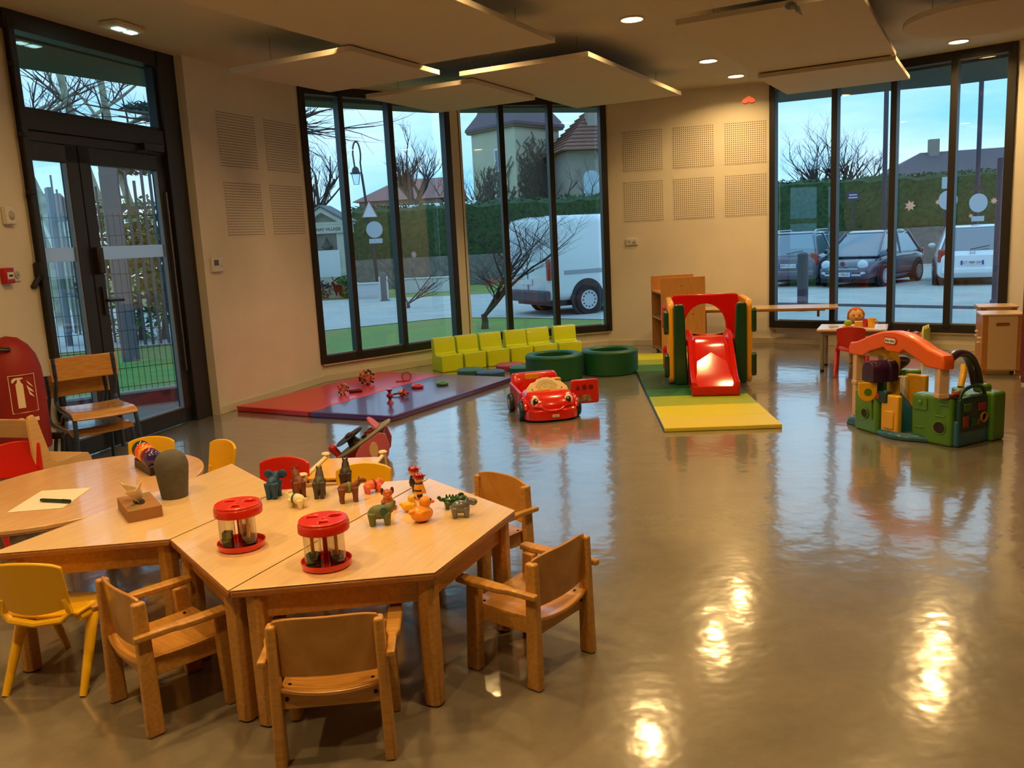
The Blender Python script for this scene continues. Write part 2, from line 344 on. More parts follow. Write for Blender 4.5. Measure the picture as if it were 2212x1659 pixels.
ob('pull_rod',G().cyl((1.44,-.05,.45),(1.44,-.05,1.95),.008,n=8),M('brushed_steel',(150,150,150),.3,1),lr)
# cable duct at the left jamb
lw=heading(PL[0],PL[1]); duct=thing('curtain_rod','thin black rod with clips on the wall left of the glass door','rod',(-3.215,6.0,0),0)
ob('rod',G().cyl((0.03,-.045,.95),(.03,-.045,3.02),.010,n=8),M('matte_black',(22,20,20),.5),duct)
for zz in (2.73,2.28,1.9): ob('clip',G().box((.03,-.045,zz),(.04,.04,.03)),M('matte_black',(22,20,20),.5),duct,bevel=.004)
ob('hook_bracket',G().box((.02,-.055,1.38),(.05,.05,.10)).bar((.02,-.06,1.34),(-.0,-.13,1.26),.03,.03),M('matte_black',(22,20,20),.5),duct,bevel=.006)
# ---------------------------------------------------------------- downlights
lens=M('downlight_lens',(255,240,210),.4,emit=(1.0,.78,.42,9.0)); ringm=M('downlight_ring',(236,226,206),.35)
LP=[(1.085,7.095),(2.12,8.95),(2.65,9.90),(4.45,8.62),(3.96,7.77),(-1.05,6.1),(-.30,7.45),(.05,5.1),(-1.1,3.1),(-1.9,2.0),(.35,2.0),(2.5,5.5),(1.75,3.6),(-1.6,4.5),(-.9,.9)]
for i,(x,y) in enumerate(LP):
    t=thing('ceiling_downlight','round recessed ceiling downlight','downlight',(x,y,H),0,'recessed ceiling downlights')
    t['label']={0:'round downlight nearest the camera, right of the rectangular acoustic panels',1:'second round downlight in the row towards the back wall',2:'round downlight farthest back, above the perforated wall',3:'round downlight in front of the four-pane car park window'}.get(i,'unseen recessed downlight above the panels or out of frame, some added to light the tables')
    ob('trim_ring',G().lathe([(.098,-.002),(.096,-.010),(.085,-.012),(.080,-.004),(.080,.0)],28),ringm,t)
    ob('lens',G().lathe([(.001,-.003),(.081,-.003)],28),lens,t)
    ld=bpy.data.lights.new('downlight_lamp','AREA'); ld.shape='DISK'; ld.size=.15; ld.energy=LAMP_POWER; ld.color=LAMP_COL; ld.spread=R(150)
    lo=bpy.data.objects.new('downlight_lamp',ld); link(lo,t); lo.location=(0,0,-.006)
# emergency light
t=thing('emergency_light','white emergency light with two small cool lamps above the door','emergency light',(-2.66,6.50,H),dan)
ob('casing',G().box((0,0,-.022),(.30,.16,.044),top=(1,1)),M('white_plastic',(225,222,215),.45),t,bevel=.012)
ob('lamp',G().box((-.05,-.01,-.047),(.085,.06,.008)),M('cool_led',(220,255,250),.3,emit=(.55,1.0,.92,7)),t,bevel=.01)
ob('lamp',G().box((.07,-.01,-.047),(.085,.06,.008)),M('cool_led',(220,255,250),.3),t,bevel=.01)
# ================================================================ suspended acoustic panels
pan=M('acoustic_panel_fabric',(205,194,176),.85,bump=.05,bs=400); wire=M('steel_wire',(120,118,112),.4,.8)
def ac_panel(label,x,y,w,l,ang,zb):
    t=thing('acoustic_panel',label,'acoustic panel',(x,y,zb),R(ang)-PI/2,'suspended acoustic ceiling panels')
    ob('board',G().box((0,0,.02),(w,l,.04)),pan,t,bevel=.003,smooth=False)
    for sx in (-1,1):
        for sy in (-1,1): ob('suspension_wire',G().cyl((sx*(w/2-.2),sy*(l/2-.25),.04),(sx*(w/2-.2),sy*(l/2-.25),H-zb-.004),.002,n=6),wire,t)
ac_panel('long white acoustic panel nearest the camera at the top left',-.70,5.86,1.24,2.6,62.3,2.85)
ac_panel('square white acoustic panel hanging in front of the left perforated wall',-1.265,7.22,1.17,1.19,62,2.80)
ac_panel('long white acoustic panel hanging in the middle of the ceiling',.825,8.71,1.22,2.6,62,2.85)
ac_panel('square white acoustic panel hanging before the pier between the two windows',-.43,8.75,1.16,1.29,62.5,2.80)
ac_panel('long white acoustic panel at the top right beside the round panel',2.415,7.155,1.22,2.47,61,2.85)
ac_panel('square white acoustic panel hanging in front of the car park window',3.305,8.70,1.2,1.28,60,2.80)
ac_panel('white acoustic panel cut by the top edge of the picture',1.02,4.62,1.22,2.5,61,2.82)
t=thing('round_acoustic_panel','round white acoustic disc hanging at the top right corner','acoustic panel',(3.66,6.62,2.84),0,'suspended acoustic ceiling panels')
ob('disc',G().lathe([(.60,0),(.60,.04)],64),pan,t,bevel=.003)
for a in (30,150,270): ob('suspension_wire',G().cyl((.4*math.cos(R(a)),.4*math.sin(R(a)),.04),(.4*math.cos(R(a)),.4*math.sin(R(a)),H-2.844),.002,n=6),wire,t)
# ================================================================ wood materials
def wood(name,c1,c2,rough=.35,coat=.3,sc=(1.2,14,14)):
    if name in _MC: return _MC[name]
    m=M(name,c1,rough,coat=coat,rgb2=c2,vs=6,stretch=sc,det=6); return m
beech=wood('beech_varnished',(206,154,78),(184,130,56)); beech_top=wood('beech_laminate_top',(235,204,158),(226,190,140),.28,.4,(1,10,1))
plyw=wood('bent_plywood',(202,148,72),(180,124,52),.3,.5,(2,20,2)); pine=wood('pale_birch',(226,186,126),(214,170,108),.4,.2)
oval_m=wood('oval_laminate',(232,190,142),(224,176,124),.25,.5,(1,8,1)); band=wood('edge_band',(178,118,58),(160,102,46),.4,.2)
ply_seat=wood('school_plywood',(216,166,98),(190,134,70),.25,.6,(2,2,16)); bluem=M('blue_enamel_tube',(34,58,92),.35,coat=.4)
blk=M('black_plastic',(24,22,22),.45); screw=M('dark_screw',(38,30,24),.4,.6)
ZT=.454
def trap_table(label,x,y,rz,s=.610):
    t=thing('trapezoid_table',label,'table',(x,y,0),rz,'trapezoid nursery tables')
    e=.003; h=s*math.sin(PI/3)
    P=[(-s+.006,e),(s-.006,e),(s/2,h-e),(-s/2,h-e)]
    ob('tabletop',G().prism(P,ZT-.004,ZT),beech_top,t,bevel=.002,smooth=False)
    ob('edge_band',G().prism([(p[0]*1.002,p[1]) for p in P],ZT-.028,ZT-.0045),band,t,bevel=.006)
    cy=h*.44; Q=[((px)*.885,cy+(py-cy)*.83) for px,py in P]
    for i in range(4):
        a,b=Q[i],Q[(i+1)%4]; ob('apron',G().bar((a[0],a[1],ZT-.068),(b[0],b[1],ZT-.068),.02,.078),beech,t,bevel=.003)
        px,py=Q[i]
        ob('leg',G().prism([(px+dx*.029,py+dy*.029) for dx,dy in ((-1,-.55),(-.55,-1),(.55,-1),(1,-.55),(1,.55),(.55,1),(-.55,1),(-1,.55))],0.004,ZT-.029,k=1.05),beech,t,bevel=.004)
        ob('foot',G().lathe([(.02,0),(.02,.006)],12,c=(px,py,0)),blk,t)
    return t
hc=(-.616,2.935)
trap_table('trapezoid table at the front right carrying the elephant, ducks and hippo',hc[0],hc[1],R(246))
trap_table('middle trapezoid table carrying the horses and a red shape sorter',hc[0],hc[1],R(66))
trap_table('left trapezoid table carrying the tissue box and grey pot',hc[0]-.9665,hc[1]+.4303,R(246))
# oval table
t=thing('oval_table','oval wooden table with paper sheet and stacking caterpillar on it','table',(-1.985,3.765,0),R(72))
ov=circ(1,56,sx=.612,sy=.488)
ob('tabletop',G().prism(ov,.40,.42),oval_m,t,bevel=.004); ob('edge_band',G().prism([(x*.998,y*.998) for x,y in ov],.394,.4),band,t,bevel=.003)
for sx,sy in ((1,1),(1,-1),(-1,1),(-1,-1)): ob('leg',G().cyl((sx*.36,sy*.24,0),(sx*.34,sy*.22,.394),.02,n=14),M('cream_tube',(222,214,196),.4),t)
ob('frame',G().box((0,.24,.375),(.68,.025,.035)).box((0,-.24,.375),(.68,.025,.035)),M('cream_tube',(222,214,196),.4),t)
# ================================================================ wooden toddler armchairs
def armchair():
    t=thing('toddler_armchair','','chair')
    hw=.1525
    for sx in (-1,1):
        # rear leg leans back and carries the backrest
        g=G().hexa([(sx*hw-.016,-.160,0),(sx*hw+.016,-.160,0),(sx*hw+.016,-.105,0),(sx*hw-.016,-.105,0)],[(sx*.146-.014,-.155,.425),(sx*.146+.014,-.155,.425),(sx*.146+.014,-.115,.425),(sx*.146-.014,-.115,.425)])
        ob('rear_leg',g,beech,t,bevel=.008,seg=3)
        g=G().hexa([(sx*hw-.016,.095,0),(sx*hw+.016,.095,0),(sx*hw+.016,.150,0),(sx*hw-.016,.150,0)],[(sx*hw-.016,.080,.315),(sx*hw+.016,.080,.315),(sx*hw+.016,.132,.315),(sx*hw-.016,.132,.315)])
        ob('front_leg',g,beech,t,bevel=.006,seg=2)
        out=[(-.17,-.013),(-.06,-.013),(-.03,-.022),(.10,-.026),(.155,-.022),(.16,.0),(.155,.022),(.10,.026),(-.03,.022),(-.06,.013),(-.17,.013)]
        ob('armrest',G().prism([(sx*(hw+.022)+v*.92,u) for u,v in out],.315,.335),beech,t,bevel=.005)
        ob('side_rail',G().box((sx*(hw-.022),0,.20),(.016,.21,.05)),beech,t,bevel=.003)
        for zz in (.20,): ob('screw',G().cyl((sx*(hw-.03),-.129,zz),(sx*(hw-.03),-.133,zz),.006,n=10),screw,t)
    ob('rear_rail',G().box((0,-.122,.195),(.275,.016,.055)),beech,t,bevel=.003)
    ob('front_rail',G().box((0,.115,.195),(.275,.016,.05)),beech,t,bevel=.003)
    rows=[]
    for i in range(9):
        y=-.145+.285*i/8; rows.append([(-.138+.276*j/8,y+(.012*(1-((j-4)/4)**2) if i==8 else (-.012*(1-((j-4)/4)**2) if i==0 else 0)),.233-.014*(1-((j-4)/4)**2)-.006*math.sin(PI*i/8)) for j in range(9)])
    st=ob('seat',G().sheet(rows,.011),plyw,t,bevel=.002)
    for sx in (-1,1):
        for y in (-.11,.10): ob('seat_screw',G().cyl((sx*.115,y,.228),(sx*.115,y,.2345),.005,n=10),screw,st)
    rows=[]
    for i in range(7):
        f=i/6; z=.265+.18*f
        rows.append([((-.152+.304*j/10)*(1-.06*(f>.8)*(f-.8)*5),-.117-.022*(1-((j-5)/5)**2)-.016*f,z+(.012*(1-((j-5)/5)**4)-.012)*(1 if f>.9 else 0)) for j in range(11)])
    ob('backrest',G().sheet(rows,.010),plyw,t,bevel=.003)
    return t
ch0=armchair(); ARM=[(-.557,2.345,4.5,'wooden toddler armchair at the front centre, seen squarely from behind'),
 (-1.143,2.596,-46,'wooden toddler armchair between the yellow chair and the front armchair'),
 (.02,2.75,51,'wooden toddler armchair at the right, standing clear of the table corner'),
 (-.165,3.42,132.5,'wooden toddler armchair facing the camera behind the right table corner')]
for i,(x,y,a,l) in enumerate(ARM):
    c=ch0 if i==0 else dup(ch0)
    c.location=(x,y,0); c.rotation_euler=(0,0,R(a)); c['label']=l; c['group']='wooden toddler armchairs around the tables'
# ================================================================ moulded plastic chairs
yel=M('yellow_plastic',(244,190,18),.32,coat=.25,bump=.02,bs=500); redp=M('red_plastic',(206,34,18),.32,coat=.25,bump=.02,bs=500)
def plastic_chair(mt):
    t=thing('plastic_chair','','chair'); q=ob
    rows=[]
    for i in range(9):
        f=i/8; y=-.13+.29*f
        zz=.262+.012*math.cos(f*PI*1.0)-.018*max(0,(f-.8)/.2)**2
        rows.append([((-.138+.276*j/8)*(1-.06*abs(f-.5)),y,zz-.012*(1-((j-4)/4)**2)) for j in range(9)])
    ob('seat',G().sheet(rows,.012),mt,t,bevel=.004)
    rows=[]
    for i in range(8):
        f=i/7; z=.305+.155*f; wd=.119+.006*f
        rows.append([(wd*(j-5)/5,-.135-.030*f-.026*(1-((j-5)/5)**2),z+(.018*(1-((j-5)/5)**2)-.008*abs((j-5)/5)**8)*f-(.020*(1-((j-5)/5)**2))*(1-f)) for j in range(11)])
    ob('backrest',G().sheet(rows,.013),mt,t,bevel=.005)
    ob('back_bridge',G().tube([(-.105,-.145,.335),(-.116,-.140,.285),(-.09,-.150,.262),(0,-.158,.252),(.09,-.150,.262),(.116,-.140,.285),(.105,-.145,.335)],.014,8,flat=.8),mt,t)
    for sx in (-1,1):
        for y0,y1 in ((-.02,-.168),(.07,.185)):
            ob('leg',G().tube([(sx*.118,y0,.268),(sx*.126,y0-.01 if y1<0 else y0+.01,.250),(sx*.132,(y0+y1)/2,.13),(sx*.138,y1,0.0)],[.019,.021,.017,.012],10),mt,t)
        ob('side_skirt',G().tube([(sx*.122,-.11,.252),(sx*.126,0,.243),(sx*.122,.11,.252)],.014,8),mt,t)
    return t
yc=plastic_chair(yel); rc=plastic_chair(redp)
PCH=[(yc,-1.60,2.83,-5.5,'yellow plastic chair at the lower left, seen from behind'),
 (yc,-1.95,4.33,180,'yellow plastic chair behind the oval table beyond the caterpillar toy'),
 (yc,-1.62,4.20,138,'yellow plastic chair seen edge-on at the far end of the oval table'),
 (yc,-.685,3.53,178,'yellow plastic chair behind the horses on the middle table'),
 (rc,-1.11,3.72,169,'red plastic chair behind the blue elephant'),
 (rc,-2.61,4.41,-142,'red plastic chair at the left end of the oval table'),
 (rc,3.20,7.95,-25,'red plastic chair at the small dolls table')]
used=set()
for s,x,y,a,l in PCH:
    c=s if id(s) not in used else dup(s); used.add(id(s)); c.location=(x,y,0); c.rotation_euler=(0,0,R(a)); c['label']=l; c['group']='moulded plastic nursery chairs'
# ================================================================ stacked school chairs by the door
def school_chair():
    t=thing('school_chair','','chair'); hw=.155
    for sx in (-1,1):
        P=smooth_pts([(sx*hw,-.165,.66),(sx*hw,-.155,.52),(sx*hw,-.20,.42),(sx*hw,-.205,.36),(sx*hw,-.15,.325),(sx*hw,.0,.32),(sx*hw,.13,.318),(sx*hw,.175,.27),(sx*(hw+.01),.19,0)],4)
        ob('side_tube',G().tube(P,.0115,10),bluem,t)
        P=smooth_pts([(sx*(hw-.005),.08,.305),(sx*(hw-.005),-.06,.30),(sx*(hw-.003),-.14,.24),(sx*(hw+.008),-.20,.0)],5)
        ob('rear_leg',G().tube(P,.0115,10),bluem,t)
    ob('cross_tube',G().cyl((-hw,.08,.30),(hw,.08,.30),.009,n=8).cyl((-hw,-.10,.295),(hw,-.10,.295),.009,n=8),bluem,t)
    rows=[]
    for i in range(11):
        f=i/10; y=-.16+.35*f; z=.338-.004*math.sin(PI*f)-(.035*((f-.82)/.18)**2 if f>.82 else 0)
        rows.append([((-.165+.33*j/8)*(.92+.08*f),y,z-.006*(1-((j-4)/4)**2)) for j in range(9)])
    ob('seat',G().sheet(rows,.011),ply_seat,t,bevel=.003)
    rows=[]
    for i in range(5):
        z=.51+.15*i/4; rows.append([((-.175+.35*j/8),-.150-.016*(1-((j-4)/4)**2)-.004*i,z) for j in range(9)])
    b=ob('backrest',G().sheet(rows,.010),ply_seat,t,bevel=.008,seg=3)
    for sx in (-1,1):
        for zz in (.55,.62): ob('rivet',G().cyl((sx*.155,-.140,zz),(sx*.155,-.146,zz),.005,n=8),screw,b)
    return t
sc=school_chair(); sc.location=(-2.86,5.70,0); sc.scale=(1.2,1.2,1.02); sc.rotation_euler=(0,0,R(-136)); sc['label']='lower of two stacked plywood school chairs with blue tubes'; sc['group']='stacked school chairs by the glass door'
s2=dup(sc,None,None,'upper of two stacked plywood school chairs with blue tubes'); s2.location=(-2.77,5.62,.12); s2.rotation_euler=(0,0,R(-141))
# pale birch nursery chair
t=thing('birch_chair','pale birch chair with slatted back behind the red chair at left','chair',(-2.76,4.84,0),R(-15)); t.scale=(1.1,1.1,1.12)
for sx in (-1,1):
    out=[(-.19,.0),(-.13,.0),(-.10,.22),(.12,.22),(.13,.0),(.17,.0),(.18,.24),(.16,.275),(.12,.285),(-.06,.285),(-.09,.30),(-.15,.52),(-.17,.545),(-.195,.54),(-.205,.52)]
    plate('side_panel',[out],.02,pine,t,T(sx*.165,0,0)@RZ(PI/2)@RX(PI/2),.003)
rows=[[(-.155+.31*j/6,-.13+.27*i/6,.275-.008*math.sin(PI*i/6)) for j in range(7)] for i in range(7)]
ob('seat',G().sheet(rows,.014),pine,t,bevel=.003)
ob('back_slat',G().bar((-.155,-.165,.475),(.155,-.165,.475),.012,.10,up=(0,-.25,1)),pine,t,bevel=.003)
ob('seat_rail',G().box((0,.12,.245),(.31,.016,.04)).box((0,-.11,.245),(.31,.016,.04)),pine,t,bevel=.003)
# ================================================================ fire extinguisher under a red cover
cov=M('red_cover_fabric',(142,20,15),.6,bump=.1,bs=60); whp=M('white_print',(238,222,196),.6)
t=thing('fire_extinguisher','fire extinguisher under a red fabric cover by the door','fire extinguisher',(-3.05,5.19,.30),0)
ob('cover',G().lathe([(.165,0),(.17,.02),(.172,.40),(.165,.50),(.145,.58),(.11,.64),(.06,.685),(.001,.70)],40),cov,t)
ob('strap_loop',G().tube(smooth_pts([(-.03,-.10,.655),(.0,-.13,.66),(.045,-.135,.635),(.075,-.10,.63)],5),.014,8,flat=.5),blk,t)
ob('bracket',G().box((.15,.10,.05),(.12,.03,.04)),blk,t,bevel=.004)
ob('foot_stand',G().lathe([(.13,-.30),(.13,-.28),(.06,-.26),(.06,0)],24),blk,t)
def wrap(name,outs,a0,z0,par,mt):  # flat print wrapped round the cover
    for o in outs:
        g=G(); n=len(o); cx=sum(p[0] for p in o)/n; cy=sum(p[1] for p in o)/n
        f=lambda p:(.1735*math.sin(a0+p[0]/.172),-.1735*math.cos(a0+p[0]/.172),z0+p[1])
        g.add([f(p) for p in o]+[f((cx,cy))],[(i,(i+1)%n,n) for i in range(n)]); ob(name,g,mt,par,smooth=False)
A0=R(48)
fw=.075; fh=.115
for (x0,x1,y0,y1) in ((-fw,fw,fh-.004,fh),(-fw,fw,-fh,-fh+.004),(-fw,-fw+.004,-fh,fh),(fw-.004,fw,-fh,fh)):
    wrap('pictogram_frame',[[(x0+(x1-x0)*k/8,y0) for k in range(9)]+[(x1-(x1-x0)*k/8,y1) for k in range(9)]],A0,.36,t,whp)
wrap('pictogram_bottle',[[(-.04,-.085),(.0,-.085),(.0,.055),(-.01,.07),(-.015,.088),(-.027,.088),(-.032,.07),(-.04,.06)],[(-.045,.088),(-.004,.088),(.006,.094),(-.004,.099),(-.045,.099),(-.058,.088),(-.060,.07),(-.052,.07),(-.05,.082)]],A0,.36,t,whp)
wrap('pictogram_flame',[[(.02,.08),(.05,.045),(.058,.03),(.03,.055)],[(.018,.05),(.05,.015),(.058,.0),(.025,.02)],[(.025,.02),(.05,-.015),(.06,-.03),(.03,-.01)]],A0,.36,t,whp)
wrap('maker_logo',[circ(.022,14,-.035,0),[(-.005,.016),(.012,.02),(.008,-.02),(-.012,-.02),(.002,-.005)],[(.018,.014),(.07,.014),(.07,-.010),(.018,-.010)]],A0,.195,t,whp)
# small wall devices
wm=M('white_plastic',(225,222,215),.45)
def wallbox(name,label,cat,p,an,u,z,w,h,d,mt,bv=.006):
    o=thing(name,label,cat,tuple(face(p,an)@Vector((u,0,z))),an); ob('casing',G().box((0,-d/2,0),(w,d,h)),mt,o,bevel=bv); return o
lwh=heading(PL[0],PL[1])
o=wallbox('motion_sensor','white square sensor on the wall at the left edge','sensor',PL[0],lwh,8.90,1.74,.11,.115,.035,wm); ob('lens_dome',G().ell((0,-.035,0),(.03,.015,.03)),M('grey_plastic',(180,178,172),.4),o)
o=wallbox('fire_call_point','red fire alarm call point beside the wall socket','call point',PL[0],lwh,8.78,1.355,.10,.10,.04,M('alarm_red',(176,18,20),.4)); ob('label_plate',G().box((0,-.041,0),(.07,.003,.045)),wm,o)
ob('press_mark',G().box((0,-.0435,0),(.04,.002,.012)),blk,o)
def socket(p,an,u,z,label):
    o=wallbox('wall_socket',label,'socket',p,an,u,z,.085,.085,.012,wm); 
    ob('well',G().lathe([(.022,0),(.022,.004),(.026,.005)],20,m=T(0,-.0125,0)@RX(PI/2)),M('grey_plastic',(180,178,172),.4),o); ob('contact',G().cyl((-.008,-.017,0),(-.008,-.019,0),.003,n=8).cyl((.008,-.017,0),(.008,-.019,0),.003,n=8),blk,o); return o
socket(PL[0],lwh,8.905,1.355,'white wall socket beside the red alarm call point')
o=wallbox('thermostat','white thermostat with grey display on the left perforated wall','thermostat',PL[3],h1,.15,1.33,.145,.125,.03,wm)
ob('display',G().box((-.02,-.031,.018),(.06,.003,.05)),M('lcd_grey',(86,84,78),.3),o); ob('knob',G().cyl((.045,-.03,0),(.045,-.04,0),.012,n=14),wm,o)
o=wallbox('double_socket','white double wall socket below the six perforated panels','socket',PL[7],h2,.335,1.312,.15,.085,.02,wm)
ob('well',G().lathe([(.020,0),(.020,.004)],18,m=T(-.035,-.0205,0)@RX(PI/2)),M('grey_plastic',(180,178,172),.4),o); ob('plug',G().box((.035,-.025,0),(.035,.02,.03)),M('grey_plastic',(180,178,172),.4),o,bevel=.004)
# ================================================================ things on the tables
card=M('brown_card',(156,110,66),.7,var=.08,vs=20); leafp=M('green_leaf_print',(120,130,60),.7); tis=M('tissue_paper',(240,226,196),.8)
t=thing('tissue_box','brown cardboard tissue box with a tissue sticking out','tissue box',(-1.467,3.208,ZT),R(123))
ob('box',G().box((0,0,.0225),(.235,.122,.045)),card,t,bevel=.002,smooth=False)
ob('slot',G().prism(circ(1,20,-.0,0,.055,.02),.0451,.0456),M('dark_slot',(40,24,14),.8),t)
g=G(); rows=[]
for i in range(7):
    f=i/6; rows.append([((-.05+.10*j/6)*(.55+.75*f)+.012*math.sin(4*f+j),.030*math.sin(j*1.25+f*2.0)*(f*1.1+.25)+.02*f,.042+.095*f*(1-.45*math.sin(j*1.15+.9)**2)) for j in range(7)])
ob('tissue',g.sheet(rows,.0012),tis,t)
for x,y,rx,ry in ((.08,-.03,.03,.012),(-.08,.03,.022,.012)): ob('leaf_print',G().prism(circ(1,14,x,y,rx,ry),.0452,.0456),leafp,t)
t=thing('grey_pot','tall dark grey felt pot with a domed top beside the tissue box','pot',(-1.407,3.405,ZT),R(20))
felt=M('grey_felt',(92,90,86),.95,bump=.35,bs=180,var=.15,vs=30)
ob('body',G().lathe([(.050,0),(.052,.004),(.060,.07),(.066,.125),(.066,.140),(.060,.162),(.047,.182),(.028,.193),(.001,.196)],36),felt,t)
ob('flap_slit',G().tube([(.03,-.046,.165),(.05,-.028,.163),(.058,.0,.162)],.003,6),blk,t)
# red shape-sorter drums
rdp=M('toy_red_plastic',(222,44,18),.28,coat=.5); clr=glass_mat('clear_tube_plastic',(.93,.92,.90),1.6); yst=M('toy_yellow_stick',(238,182,30),.4)
gst=M('toy_green',(20,96,62),.35); navy=M('toy_navy',(22,30,52),.35); lgr=M('toy_pale_green',(112,150,92),.4)
def sorter(label,x,y,rz,kinds):
    t=thing('shape_sorter',label,'toy',(x,y,ZT),rz,'red drum shape sorters')
    ob('base_dish',G().lathe([(.070,0),(.076,.004),(.079,.022),(.076,.022),(.071,.007),(.001,.007)],40),rdp,t)
    holes=[circ(.017,16,.036,.02,1.25,1.0),rrect(.036,.024,.006,3,-.034,.026),[(-.012,-.052),(.022,-.048),(.012,-.022),(-.01,-.02)],circ(.006,10)]
    lid=plate('lid',[circ(.076,44)]+holes,.012,rdp,t,T(0,0,.148),.004)
    ob('lid_rim',G().lathe([(.074,.118),(.079,.118),(.079,.140),(.076,.146),(.070,.150),(.070,.146),(.074,.140)],44),rdp,t)
    ob('post',G().cyl((0,0,.007),(0,0,.142),.008,n=12),rdp,t)
    for k,a in enumerate((205,325,85)):
        cx,cy=.042*math.cos(R(a)),.042*math.sin(R(a))
        ob('clear_tube',G().lathe([(.026,.008),(.026,.142)],24,c=(cx,cy,0)),clr,t,solid=.0015)
        if kinds[k][0]: ob('stick',G().cyl((cx,cy,.008),(cx,cy,.142),.0055,n=10),yst,t)
        m_=kinds[k][1]
        for i in range(kinds[k][2]):
            if kinds[k][3]=='ring': ob('ring',G().lathe([(.010,0),(.021,.001),(.023,.005),(.021,.009),(.010,.010)],16,c=(cx,cy,.009+i*.0105)),m_,t)
            else: ob('block',G().box((cx,cy,.022+i*.027),(.030,.030,.026)),m_,t,bevel=.003)
sorter('red drum shape sorter with green blocks, nearer the tissue box',-.935,2.757,R(0),[(0,lgr,2,'b'),(1,navy,3,'ring'),(0,rdp,2,'b')])
sorter('red drum shape sorter with two yellow sticks at the table front',-.605,2.545,R(10),[(1,gst,4,'ring'),(1,navy,3,'ring'),(0,rdp,1,'b')])
# paper and pen, stacking caterpillar on the oval table
t=tag(ob('paper_sheet',G().add([(-2.106,3.408,.4215),(-2.129,3.721,.4215),(-1.91,3.732,.4215),(-1.89,3.434,.4215)],[(3,2,1,0)]),M('white_paper',(240,232,218),.8),solid=.0012,smooth=False),'white sheet of paper on the oval table under a felt pen','paper')
t=thing('felt_pen','dark green felt pen lying on the paper sheet','pen',(-1.96,3.518,.4305),R(-16.5))
ob('barrel',G().cyl((-.07,0,0),(.045,0,0),.0075,n=14),M('pen_green',(24,56,34),.4),t); ob('cap',G().cyl((.035,0,0),(.075,0,0),.0088,.0075,n=14),M('pen_cap',(20,40,28),.4),t); ob('end_plug',G().cyl((-.07,0,0),(-.078,0,0),.006,n=12),blk,t)
t=thing('stacking_caterpillar','caterpillar of coloured wooden discs on a black block behind the grey pot','toy',(-1.765,4.01,.42),R(-52))
ob('base_block',G().box((0,0,.022),(.27,.065,.044),top=(.96,.9)),M('dark_wood_block',(34,28,36),.4),t,bevel=.004)
for i,(cc) in enumerate(((24,62,24),(240,84,18),(246,150,20),(120,22,44),(60,40,110))):
    ob('ball',G().ell((-.10+.047*i,0,.085-.004*i),(.028,.044,.044),20,14),M('caterpillar_%d'%i,cc,.2,coat=.8),t)
# ---------------------------------------------------------------- toy animals
def quad(label,name,x,y,rz,mt,L=.085,Hh=.10,leg=.05,lw=.010,body=(.040,.022,.026),neck=None,head=None,extra=None,band_=None,vox=.0022,cat='toy animal'):
    t=thing(name,label,cat,(x,y,ZT),rz,'toy animals on the tables'); g=G()
    bz=leg+body[2]*.75
    g.ell((0,0,bz),body,18,12)
    for sx in (-1,1):
        for sy in (-1,1): g.tube([(sx*body[0]*.62,sy*body[1]*.55,bz),(sx*body[0]*.66,sy*body[1]*.58,leg*.5),(sx*body[0]*.66,sy*body[1]*.58,0.0)],[lw*1.5,lw*.95,lw*.9],10)
    if neck: g.tube(neck[0],neck[1],12)
    for h in head or []: g.ell(*h)
    ob('body',g,mt,t,remesh=vox)
    if band_: ob('magnet_band',G().lathe([(1,-.0045),(1.02,0),(1,.0045)],22,m=T(band_[1],0,bz)@RY(PI/2)@SCL(body[2]*band_[2],body[1]*band_[2],1)),band_[0],t)
    for nm,gg,mm in extra or []: ob(nm,gg,mm,t)
    return t
rub=lambda n,c:M('rubber_'+n,c,.55,bump=.04,bs=200)
def horse(label,x,y,rz,mt,bm):
    quad(label,'toy_horse',x,y,rz,mt,leg=.05,body=(.036,.020,.022),neck=([(.024,0,.066),(.034,0,.086),(.042,0,.100)],[.019,.016,.0135]),head=[((.054,0,.099),(.018,.010,.011)),((.038,.0085,.113),(.0042,.004,.008)),((.038,-.0085,.113),(.0042,.004,.008)),((-.038,0,.055),(.006,.005,.018))],band_=(bm,.008,1.0))
navb=M('dark_band',(40,30,28),.5)
horse('brown toy horse between the blue elephant and the grey horse',-.872,3.312,R(118),rub('brown',(124,62,34)),navb)
horse('grey toy horse standing third from the left, tail to the camera',-.785,3.292,R(96),rub('grey',(74,68,58)),navb)
horse('black-brown toy horse standing behind the brown cow',-.702,3.408,R(96),rub('black',(48,34,28)),navb)
quad('brown toy cow with a green band facing right','toy_cow',-.655,3.207,R(18),rub('cow',(120,66,34)),leg=.042,body=(.040,.019,.021),neck=([(.030,0,.064),(.044,0,.074)],[.014,.011]),head=[((.054,0,.080),(.017,.010,.010)),((.066,0,.077),(.008,.009,.008)),((.045,.011,.087),(.004,.006,.003)),((.045,-.011,.087),(.004,.006,.003)),((.046,.004,.094),(.0025,.0025,.005)),((.046,-.004,.094),(.0025,.0025,.005))],band_=(M('green_band',(104,138,40),.5),.004,1.06))
eb=rub('blue',(26,74,116))
quad('blue toy elephant with big round ears, seen from behind','toy_elephant',-.975,3.318,R(84),eb,leg=.046,lw=.012,body=(.034,.022,.024),neck=([(.026,0,.070),(.036,0,.080)],[.017,.015]),head=[((.040,0,.084),(.017,.016,.016)),((.034,.029,.088),(.007,.020,.019)),((.034,-.029,.088),(.007,.020,.019)),((.056,0,.070),(.006,.006,.020))],band_=(navb,.010,1.0))
quad('white toy sheep with a teal band facing away','toy_sheep',-.845,3.168,R(152),rub('white',(236,220,180)),leg=.020,lw=.009,body=(.036,.020,.020),neck=([(.026,0,.040),(.036,0,.048)],[.014,.011]),head=[((.042,0,.052),(.012,.010,.010)),((.034,0,.062),(.009,.008,.004))],band_=(M('teal_band',(30,96,104),.5),.008,1.04))
